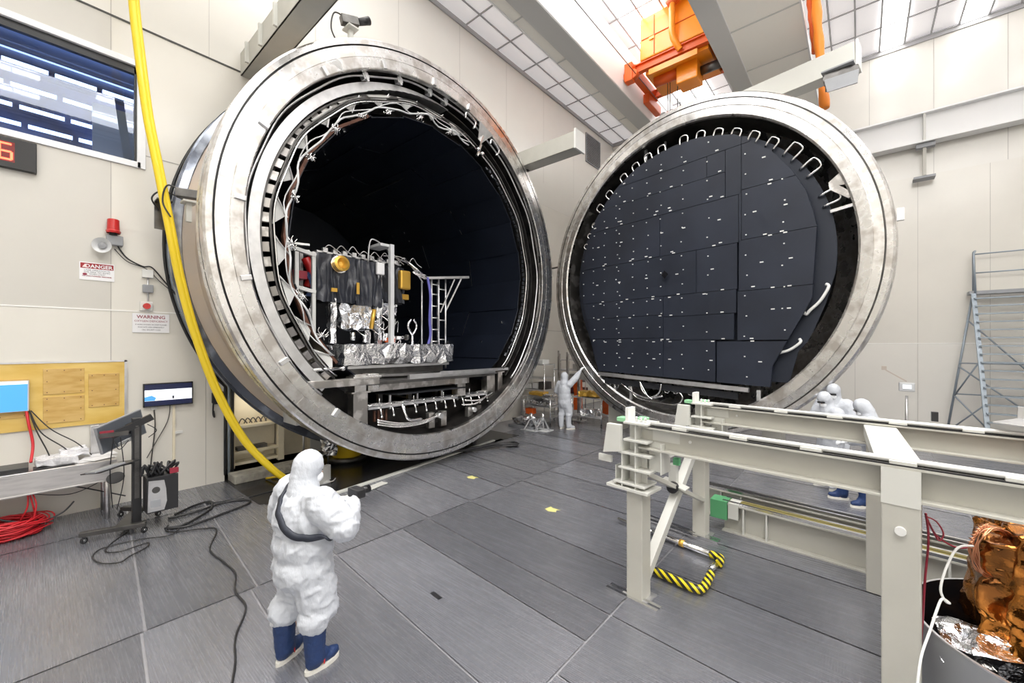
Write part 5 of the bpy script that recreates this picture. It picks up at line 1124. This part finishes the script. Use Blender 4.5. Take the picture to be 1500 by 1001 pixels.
t=thing('desk_meter',(-8.0,3.5,0),'small white box meter with grey screen on the floor behind the man head','instrument')
MB().box((-7.86,3.64,.17),(.1,.34,.30),(0,0,.5)).build('case','white',t,bevel=.015); MB().box((-7.81,3.64,.2),(.01,.22,.15),(0,0,.5)).build('screen','grey',t); MB().bx((-7.96,3.54,0),(-7.78,3.74,.04)).build('foot','lgrey',t)
MB().tube(cr([(-7.9,3.6,.05),(-7.75,3.75,.03),(-7.9,3.9,.02)]),.010,6).build('cord','white',t)
tag(MB().tube(cr([(-8.9,3.0,.03),(-8.6,3.1,.10),(-8.3,3.2,.14),(-8.1,3.15,.03)]),.02,7).tube(cr([(-8.9,3.1,.03),(-8.6,3.25,.08),(-8.3,3.35,.03)]),.015,7).build('yellow_hoses','yel'),'short yellow hoses lying on the floor behind the man head','hose')
# cable snake under the right side of the chamber rim
mb=MB(); random.seed(21)
for k in range(12):
    p=[(-7.85+.05*random.random(),5.9,.04),(-7.6,6.5+.1*random.random(),.05),(-7.35+.06*random.uniform(-1,1),7.1,.06+.05*random.random()),(-7.15+.12*random.uniform(-1,1),7.7,.06+.07*random.random()),(-6.9+.12*random.uniform(-1,1),8.15+.1*random.random(),.04+.08*random.random()),(-7.15,8.3+.12*random.uniform(-1,1),.05)]
    mb.tube(cr(p,6),.022,6)
tag(mb.build('black_cable_bundle','plast'),'thick bundle of black cables on the floor under the right chamber rim','cable')
mb=MB()
for k in range(9):
    a=Vector((-7.75+.1*random.random(),6.0+.9*random.random(),.08)); mb.tube(cr([a,a+Vector((.08,.1,.12)),a+Vector((.02,.25,.1)),a+Vector((-.05,.2,.02))],5),.010,5)
tag(mb.build('pale_cable_tangle','cream'),'pale tangled cables on the sill under the chamber rim','cable')
# yellow hose hanging from above
HOSE=[(-8.39,1.00,8.50),(-8.45,1.01,7.92),(-8.46,1.08,7.12),(-8.49,1.18,6.23),(-8.49,1.31,5.42),(-8.49,1.44,4.59),(-8.55,1.59,3.73),(-8.54,1.79,2.83),(-8.49,2.09,1.83),(-8.38,2.45,0.98),(-8.24,2.84,0.41),(-8.23,3.17,0.07)]
hs=thing('yellow_hose',(-7.8,3.2,0),'long thick yellow hose hanging from above down to the floor','hose')
MB().tube(cr([(-8.3,0.95,12.6),(-8.35,.98,10.3)]+HOSE,8),.058,12).build('hose','yellow',hs)
MB().tube(cr([(x+.03,y+.045,z+.0) for x,y,z in [(-8.3,0.95,12.6),(-8.35,.98,10.3)]+HOSE],8),.03,10).build('second_line','yellow',hs)
# floor tags and slot
for k,(x,y,l) in enumerate(((-5.92,5.73,'small worn yellow tag on the floor nearer the chamber'),(-3.78,5.44,'small worn yellow tag on the floor nearer the rail stand'))):
    m=MB().prism([(-.11,-.05),(-.02,-.09),(.1,-.04),(.06,.03),(.11,.07),(-.03,.06),(-.09,.09)],(x,y,.001),(1,0,0),(0,1,0),.003).build('floor_tag','tape'); tag(m,l,'tag')
tag(MB().box((-3.42,2.78,.0015),(.16,.05,.003),(0,0,-.1)).build('floor_slot','plast'),'short dark slot in the pale floor plate right of the man','slot')
# ================= carts and hardware between the two rims
def cart(label,x,y,w,d,h,shelves,rz=0,m='alu'):
    t=thing('wire_shelf_cart',(x,y,0),label,'cart',rz=rz); W=WM[t.name]
    for sx in (-1,1):
        for sy in (-1,1):
            MB().cyl(W@Vector((sx*w/2,sy*d/2,.08)),W@Vector((sx*w/2,sy*d/2,h)),.018,seg=8).build('post','chrome',t); wheel(t,W@Vector((sx*w/2,sy*d/2,.04)),.04,.025)
    for z in shelves:
        mb=MB(); R=W.to_3x3(); c=W@Vector((0,0,z)); mb.box(c,(w,.02,.03),R).box(W@Vector((0,-d/2,z)),(w,.015,.035),R).box(W@Vector((0,d/2,z)),(w,.015,.035),R).box(W@Vector((-w/2,0,z)),(.015,d,.035),R).box(W@Vector((w/2,0,z)),(.015,d,.035),R).box(c,(w,d,.008),R)
        mb.build('shelf',m,t)
    return t,W
t,W=cart('tall wire shelf cart nearest the left rim holding white boxes',-8.75,11.7,1.0,.6,2.0,(.25,.7,1.1,1.5,1.97))
t2,W2=cart('low wire cart left of the reaching person loaded with silver hardware',-8.2,11.2,1.1,.6,.95,(.28,.62,.93))
t3,W3=cart('steel table cart right of the reaching person carrying gold wrapped hardware',-6.85,12.1,1.1,.6,.95,(.3,.92))
t4,W4=cart('tall shelf rack with poles behind the reaching person',-8.3,13.6,1.1,.6,2.1,(.3,.8,1.3,1.7,2.08))
def item(name,label,cat,lo,hi,m,seed,amp=.05,group=None):
    o=crumple(name,lo,hi,m,None,9,amp,seed); tag(o,label,cat,group); return o
item('gold_bundle','gold foil bundle on the cart right of the reaching person','foil',(-7.2,11.85,.96),(-6.5,12.3,1.12),'gold2',51)
item('gold_bundle','gold foil bundle on top shelf of the low wire cart','foil',(-8.6,11.0,.97),(-8.0,11.3,1.07),'gold2',52,.03)
item('silver_bundle','silver foil bundle on the middle shelf of the low wire cart','foil',(-8.65,10.95,.65),(-7.75,11.4,.80),'silver',53)
item('silver_bundle','silver foil bundle on the top shelf of the low wire cart','foil',(-8.0,10.95,.96),(-7.68,11.4,1.02),'silver',54,.03)
item('silver_bundle','silver foil heap lying on the floor pallet between the rims','foil',(-8.55,10.15,.12),(-7.75,10.6,.3),'silver',55,.07)
item('silver_bundle','silver foil bundle on the low shelf of the cart right of the reaching person','foil',(-7.2,11.9,.33),(-6.6,12.3,.5),'silver',56,.06)
item('copper_box','copper brown box on the low wire cart left of the reaching person','box',(-8.72,10.95,.32),(-8.45,11.2,.5),'orange2',57,.02)
for k,(x,y,z) in enumerate(((-9.05,11.7,1.12),(-8.7,11.7,1.12),(-8.4,11.65,1.12),(-8.95,11.7,.72),(-8.55,11.7,.72),(-9.0,11.7,1.99),(-8.5,11.65,1.99))):
    tag(MB().bx((x-.14,y-.2,z),(x+.14,y+.2,z+.16+.05*(k%3))).build('white_box',['white','lgrey','steeld'][k%3 if k<5 else 0],bevel=.01),['pale box, left on the third shelf','grey box, middle on the third shelf','dark box, right on the third shelf','pale box, left on the second shelf','grey box, right on the second shelf','white box, left on the top shelf','white box, right on the top shelf'][k]+' of the tall cart near the left rim','box','boxes on the tall cart')
for k,(x,y,z) in enumerate(((-8.6,13.6,.82),(-8.1,13.6,.82),(-8.5,13.6,1.32),(-8.0,13.6,1.32),(-8.2,13.6,1.72))):
    tag(MB().bx((x-.17,y-.2,z),(x+.17,y+.2,z+.22)).build('storage_box',['dred','brown','lgrey','alu','white'][k],bevel=.01),['dark red case, left on the second shelf','brown case, right on the second shelf','grey case, left on the third shelf','silver case, right on the third shelf','white case on the fourth shelf'][k]+' of the rack behind the reaching person','box','cases on the rear rack')
for k,(x,y,h,s) in enumerate(((-8.45,12.6,2.45,'leftmost'),(-7.95,12.4,2.4,'middle'),(-7.55,12.5,2.45,'rightmost'))):
    t=thing('support_pole',(x,y,0),'tall thin grey pole on a flat foot, %s of three between the rims'%s,'pole','poles between the rims')
    MB().bx((x-.04,y-.04,.03),(x+.04,y+.04,h)).build('pole','steel2',t); MB().bx((x-.2,y-.2,0),(x+.2,y+.2,.03)).build('foot','alu',t)
    MB().tube([(x-.25,y,1.75),(x+.35,y,1.78)],.018,6).build('cross_rod','alu',t)
for k,(x,y) in enumerate(((-7.55,10.35),(-7.85,10.15))):
    t=thing('folding_jack_stand',(x,y,0),'pale tripod jack stand with sloping legs on the floor, %s of two'%(['right','left'][k]),'jack','jack stands between the rims')
    for a in (0,2.1,4.2): MB().bar((x,y,.42),(x+.25*cos(a),y+.25*sin(a),.02),.05,.03).build('leg','alu',t)
    MB().cyl((x,y,.3),(x,y,.52),.05,seg=12).build('screw','bright',t); MB().bx((x-.28,y-.2,.0),(x+.28,y+.2,.02)).build('base','lgrey',t)
t=thing('floor_pallet',(-8.2,10.4,0),'low grey pallet with loose pale hoses near the left rim','pallet')
MB().bx((-8.75,10.1,0),(-7.8,10.65,.09)).build('pallet_deck','grey',t)
mb=MB(); random.seed(31)
for k in range(12):
    a=Vector((-8.6+.6*random.random(),10.2+.3*random.random(),.14)); mb.tube(cr([a,a+Vector((.1,.05,.12)),a+Vector((.22,.02,.1)),a+Vector((.3,.08,.02))],5),.018,6)
mb.build('loose_hoses','lgrey',t)
tag(MB().bx((-8.95,9.95,.25),(-8.7,10.1,.42)).build('small_white_box','white',bevel=.01),'small white box on the floor pallet edge by the left rim','box') if False else None
t=thing('red_wrapped_stand',(-7.75,12.9,0),'dark orange wrapped upright stand behind the reaching person','stand')
crumple('wrap',(-7.95,12.8,.3),(-7.7,13.0,1.4),'orange2',t,9,.03,61); crumple('wrap',(-6.75,12.75,.3),(-6.5,13.0,1.3),'orange2',t,9,.03,62)
# ================= people in clean-room suits
def limb(mb,pts,rs):
    for i in range(len(pts)-1): mb.capsule(pts[i],rs[i],pts[i+1],rs[i+1],12)
def person(loc,heading,label,sh_w=.20,lean=0.0,head_yaw=0,head_pitch=0,elb=((-.3,.05,1.18),(.3,.05,1.18)),hand=((-.2,.35,1.1),(.2,.35,1.1)),feet=((-.13,0,10),(.13,0,-10)),
           height=1.76,bulk=1.0,boots='navy',boot_top=.40,voxel=.022,wr=.012,detail=True,glass=False,shx=0.0):
    t=thing('person',loc,label,'person','people in white clean-room suits',rz=heading); W=WM[t.name]; k=height/1.76
    def w(x,y,z): return W@(Vector((x,y,z))*k)
    hipz=.93; hip=Vector((0,0,hipz))
    LR=Matrix.Rotation(-lean,4,'X')
    def tw(x,y,z):    # torso point, leaning forward about the hip
        p=Vector((x,y,z-hipz)); p=LR@p; return w(p.x,p.y,p.z+hipz)
    HR=Matrix.Rotation(head_yaw,3,'Z')@Matrix.Rotation(-head_pitch,3,'X')
    hc=Vector((shx,.03,1.635))
    def hw(x,y,z):
        p=HR@Vector((x,y,z)); return tw(hc.x+p.x,hc.y+p.y,hc.z+p.z)
    RW=W.to_3x3()@LR.to_3x3()@HR
    fpos=[Vector((f[0],f[1],0)) for f in feet]; fa=[radians(f[2]) for f in feet]
    shl=[tw(-sh_w,0,1.42),tw(sh_w,0,1.42)]
    el=[w(*e) for e in elb]; ha=[w(*h) for h in hand]
    knee=[w(f.x*.9+.0,f.y*.5+.06,.50) for f in fpos]; ank=[w(f.x,f.y,.11) for f in fpos]; hipj=[w(-.10,0,.90),w(.10,0,.90)]
    # body: one continuous surface with head, face, limbs
    b=MB(); b.ell(tw(0,0,1.2),(.16*k,.11*k,.26*k),16,10,W.to_3x3()@LR.to_3x3()); b.ell(w(0,0,.95),(.16*k,.12*k,.13*k))
    b.capsule(tw(0,.0,1.42),.06*k,hw(0,-.01,-.06),.055*k); b.ell(hw(0,0,.02),(.078*k,.098*k,.118*k),18,12,RW)
    b.ell(hw(0,.04,-.07),(.05*k,.055*k,.05*k),12,8,RW); b.ell(hw(0,.10,-.012),(.014*k,.022*k,.024*k),10,6,RW)
    for s in (-1,1): b.ell(hw(s*.08,-.005,0),(.012*k,.024*k,.034*k),8,6,RW); b.ell(hw(s*.032,.083,.03),(.02*k,.014*k,.009*k),8,6,RW)
    for i in (0,1):
        limb(b,[tw(0,0,1.40),shl[i],el[i],ha[i]],[.06*k,.062*k,.046*k,.032*k]); limb(b,[hipj[i],knee[i],ank[i]],[.085*k,.058*k,.042*k])
        a=fa[i]; d=w(fpos[i].x+sin(-a)*.14,fpos[i].y+cos(a)*.14,.05); b.capsule(w(fpos[i].x,fpos[i].y,.06),.045*k,d,.035*k)
    remeshed(b,'body','skin',t,.014 if detail else .022,3)
    # coverall
    c=MB(); B=bulk
    c.ell(tw(0,-.01,1.23),(.225*B*k,.165*B*k,.29*k),18,12,W.to_3x3()@LR.to_3x3()); c.ell(tw(0,.0,1.04),(.225*B*k,.175*B*k,.24*k),18,12,W.to_3x3()); c.ell(w(0,.0,.84),(.225*B*k,.175*B*k,.20*k),18,12,W.to_3x3())
    c.capsule(tw(-sh_w*.55,0,1.43),.09*k,tw(sh_w*.55,0,1.43),.09*k); c.capsule(tw(shx*.4,0,1.44),.10*k,tw(shx,.0,1.53),.085*k)
    for i in (0,1):
        limb(c,[shl[i],el[i],el[i]*.2+ha[i]*.8],[.105*B*k,.10*B*k,.062*k]); limb(c,[tw(0,0,1.36),shl[i]],[.12*k,.10*B*k])
        s=-1 if i==0 else 1
        kk=knee[i]; ff=w(fpos[i].x,fpos[i].y-.01,boot_top+.04)
        limb(c,[hipj[i],kk+(hipj[i]-kk)*.35,kk,ff],[.135*B*k,.132*B*k,.116*B*k,.102*B*k])
    remeshed(c,'coverall','tyvek',t,voxel,5,wr,5.5,wst=(1.2,1.2,.8))
    # hood: shell open at the face
    h=MB(); h.ell(hw(0,-.022,.035),(.112*k,.125*k,.14*k),20,14,RW); h.cyl(hw(0,-.028,.06),hw(0,-.03,-.09),.108*k,.112*k,20); h.capsule(hw(0,-.03,-.06),.108*k,tw(shx*.6,-.015,1.44),.135*k,16)
    remeshed(h,'hood','tyvek',t,.014 if detail else .02,4,wr*.3,9)
    m=MB(); m.ell(hw(0,.062,-.045),(.062*k,.062*k,.055*k),14,10,RW); m.build('face_mask','maskm',t)
    for s in (-1,1):
        MB().ell(hw(s*.032,.088,.022),(.011*k,.009*k,.008*k),10,8,RW).build('eye','blkg',t)
    if glass:
        MB().box(hw(0,.104,.022),(.125*k,.02*k,.032*k),RW).build('safety_glasses','plast',t,bevel=.004)
    # gloves with five fingers curled round whatever is held
    for i in (0,1):
        s=-1 if i==0 else 1; d=(ha[i]-el[i]).normalized(); side=(W.to_3x3()@Vector((-s,0,0))); side=(side-d*side.dot(d)).normalized(); nn=d.cross(side).normalized()
        g=MB(); g.capsule(ha[i]-d*.05,.034*k,ha[i],.032*k); g.ell(ha[i]+d*.045,(.042*k,.046*k,.022*k),12,8,Matrix((side,d,nn)).transposed())
        down=nn if nn.z<0 else -nn
        for f,(o,L_) in enumerate(((-.030,.058),(-.010,.072),(.011,.068),(.030,.052))):
            p0=ha[i]+d*.075+side*o*k; p1=p0+d*L_*.5*k+down*.006; p2=p1+d*L_*.32*k+down*.022*k; p3=p2+d*L_*.12*k+down*.026*k
            limb(g,[p0,p1,p2,p3],[.0098*k,.0092*k,.0086*k,.0078*k])
        p0=ha[i]+d*.02+side*.030*k; p1=p0+d*.028*k+side*.026*k+down*.01; p2=p1+d*.032*k+side*.004*k+down*.012; limb(g,[p0,p1,p2],[.013*k,.0115*k,.0095*k])
        remeshed(g,'glove','maskm',t,.0055 if detail else .009,2)
    # boots
    for i in (0,1):
        a=fa[i]; fx,fy=fpos[i].x,fpos[i].y
        fd=Vector((-sin(a),cos(a),0)); fs=Vector((cos(a),sin(a),0)); Rf=W.to_3x3()@Matrix.Rotation(a,3,'Z')
        base=Vector((fx,fy,0))
        def q(u,v,z): p=base+fs*u+fd*v; return w(p.x,p.y,z)
        bt=MB(); bt.capsule(q(0,0,.12),.078*k,q(.0,-.01,boot_top-.01),.092*k) if False else None
        bt.cyl(q(0,-.005,.08),q(0,-.015,boot_top+.02),.074*k,.094*k,18); bt.ell(q(0,.10,.068),(.052*k,.115*k,.05*k),14,10,Rf); bt.ell(q(0,-.01,.075),(.056*k,.075*k,.06*k),14,10,Rf); bt.ell(q(0,.04,.11),(.055*k,.07*k,.06*k),14,10,Rf)
        bo=remeshed(bt,'boot',boots,t,.012 if detail else .02,4,.004,12)
        prof=[(.050*cos(u)*( .9 if sin(u)<0 else 1.0),.062+.152*sin(u)) for u in [2*pi*j/28 for j in range(28)]]
        m=MB(); pts=[q(x*1.12,y-.005,.0) for x,y in prof]; pts2=[q(x*1.16,y-.005,.036) for x,y in prof]; n=len(pts)
        m.add(pts+pts2,[list(range(n))[::-1],[n+j for j in range(n)]]+[(j,(j+1)%n,n+(j+1)%n,n+j) for j in range(n)]); m.build('sole','sole',bo)
        if detail: MB().tube([q(.08*cos(u),-.012+.08*sin(u),boot_top-.045) for u in [2*pi*j/20 for j in range(20)]],.012,6,closed=True).build('cuff_strap','grey',bo); MB().box(q(-.03,-.098,boot_top-.04),(.06,.012,.03),Rf).build('buckle','lgrey',bo)
        if detail: MB().tube(cr([q(-.06,.04,.05),q(-.03,.055,.12),q(.03,.055,.12),q(.06,.04,.05)],5),.006,5).build('red_strap','red',bo)
    return t,w,tw,hw
# the man in the left foreground, seen from behind
HD=radians(4)
t1,w1,tw1,hw1=person((-3.54,1.47,0),HD,'person in white coverall and navy boots, back to camera, dark strap across the back',
   sh_w=.255,lean=.04,head_yaw=-.35,head_pitch=.22,elb=((-.41,.02,1.20),(.40,.13,1.235)),hand=((-.10,.36,1.26),(.20,.36,1.33)),
   feet=((-.16,-.07,20),(.155,.03,2)),height=1.72,bulk=1.25,boot_top=.40,voxel=.013,wr=.015,glass=False)
# strap: over the left shoulder, diagonally down the back to the right hip side
sp=[tw1(-.12,.12,1.46),tw1(-.14,.0,1.60),tw1(-.13,-.16,1.52),tw1(-.06,-.26,1.41),tw1(.04,-.28,1.31),tw1(.15,-.25,1.22),tw1(.28,-.18,1.17),tw1(.36,-.04,1.15),tw1(.34,.05,1.15)]
from mathutils.bvhtree import BVHTree
cov=[o for o in t1.children if o.name.startswith('coverall')][0]; Wi=WM[t1.name]
bvh=BVHTree.FromPolygons([Wi@v.co for v in cov.data.vertices],[tuple(p.vertices) for p in cov.data.polygons])
pp=cr(sp,10); hit=[bvh.find_nearest(p) for p in pp]; m=MB(); vs=[]
hit=[list(h_[:2])+[0,0] for h_ in hit]
for _ in range(8):
    L2=[h_[0].copy() for h_ in hit]; N2=[h_[1].copy() for h_ in hit]
    for q in range(1,len(hit)-1): hit[q][0]=(L2[q-1]+L2[q]*2+L2[q+1])/4; hit[q][1]=(N2[q-1]+N2[q]*2+N2[q+1]).normalized()
for n_,(loc,nor,_,_) in enumerate(hit):
    if nor.dot(pp[n_]-loc)<0: nor=-nor
    a=hit[max(0,n_-1)][0]; b=hit[min(len(hit)-1,n_+1)][0]; d=(b-a).normalized(); side=d.cross(nor).normalized()
    vs+= [loc+side*.026-nor*.004,loc-side*.026-nor*.004,loc-side*.026+nor*.013,loc+side*.026+nor*.013]
fs=[]
for n_ in range(len(hit)-1):
    for q in range(4): fs.append((4*n_+q,4*n_+(q+1)%4,4*n_+4+(q+1)%4,4*n_+4+q))
m.add(vs,fs,True)
m.build('shoulder_strap','strap',t1)
t=thing('handheld_camera',tuple(w1(.16,.44,1.36)),'small black camera held in front by the person with the strap','camera')
MB().box(w1(.14,.42,1.365),(.15,.09,.08),(0,0,HD)).build('body','plast',t,bevel=.01); MB().cyl(w1(.14,.46,1.365),w1(.14,.55,1.365),.035,seg=18).build('lens','blkg',t)
# the person reaching up to the door rim
person((-7.14,10.95,0),radians(-5),'person in white suit raising one arm to the round door rim',
   head_yaw=.0,head_pitch=-.1,elb=((-.30,.0,1.18),(.30,.16,1.60)),hand=((-.26,.22,1.0),(.38,.34,1.86)),feet=((-.12,0,12),(.14,.05,-30)),height=1.76,boots='tyvek',voxel=.026,wr=.010,detail=False)
# the three people beyond the rails
person((-.40,10.45,0),radians(172),'tallest person in white suit and mask, standing behind two others beyond the rail stand',
   head_yaw=.0,head_pitch=.35,lean=.08,elb=((-.30,.05,1.15),(.30,.05,1.15)),hand=((-.12,.30,1.15),(.12,.30,1.15)),height=1.84,voxel=.026,wr=.010,detail=False,glass=True,boots='tyvek')
person((-.42,9.66,0),radians(140),'left person in white suit bending forward with dark goggles beyond the rail stand',
   head_yaw=.25,head_pitch=.3,lean=.16,elb=((-.30,.12,1.2),(.30,.12,1.2)),hand=((-.1,.38,1.25),(.12,.38,1.25)),height=1.76,voxel=.026,wr=.010,detail=False,glass=True,boots='tyvek')
person((.20,9.0,0),radians(104),'right person in white suit with navy boots leaning forward beyond the rail stand',
   head_yaw=.0,head_pitch=.35,lean=.22,elb=((-.30,.15,1.15),(.30,.15,1.15)),hand=((-.1,.42,1.05),(.12,.42,1.05)),feet=((-.15,.20,20),(.15,.42,0)),height=1.74,voxel=.022,wr=.010,detail=False,glass=True)
# ================= camera, light
cam=bpy.data.cameras.new('camera'); co=bpy.data.objects.new('camera',cam); COL.objects.link(co)
co.location=(0,0,2.65); co.rotation_euler=(radians(90),0,radians(40.4)); cam.lens=14.4; cam.sensor_width=36; cam.shift_y=.00367; cam.clip_start=.05; cam.clip_end=200
S.camera=co
def area(name,loc,rot,sx,sy,e,col=(1,.985,.96)):
    l=bpy.data.lights.new(name,'AREA'); l.shape='RECTANGLE'; l.size=sx; l.size_y=sy; l.energy=e; l.color=col
    o=bpy.data.objects.new(name,l); COL.objects.link(o); o.location=loc; o.rotation_euler=rot; return o
area('ceiling_bank_near',(1.0,.5,12.4),(0,0,0),11,10,3300)
area('ceiling_bank_left',(-7.4,1.0,12.4),(0,0,0),1.8,9,260)
area('control_room_fill_light',(-11.6,.6,8.5),(0,0,0),2.5,3,70,(.6,.75,1))  # unseen lamp added to tint the room behind the window blue
area('recess_fill_light',(-9.5,3.25,1.6),(0,radians(40),0),.12,.7,9,(1,.93,.8))  # unseen fill lamp, added to brighten the dark recess
wd=bpy.data.worlds.new('world'); S.world=wd; wd.use_nodes=True
bg=wd.node_tree.nodes['Background']; bg.inputs[0].default_value=(.93,.96,1,1); bg.inputs[1].default_value=.42
S.view_settings.view_transform='Standard'; S.view_settings.look='None'; S.view_settings.gamma=1; S.view_settings.use_curve_mapping=False
S.view_settings.exposure=-0.30

# payload as a whole sits a little left of the deck centre
for o in bpy.data.objects:
    if o.parent is None and o.name.split('.')[0] in ('spacecraft','foil_fork','motor_on_table','instrument_rack','light_pole','access_frame','red_cable_bundle'):
        dy,dz={'spacecraft':(-.26,.08),'foil_fork':(-.2,.1),'motor_on_table':(-.2,.1),'instrument_rack':(-.26,0),'light_pole':(-.17,0),'access_frame':(-.12,0),'red_cable_bundle':(-.2,.08)}[o.name.split('.')[0]]
        o.location.y+=dy; o.location.z+=dz
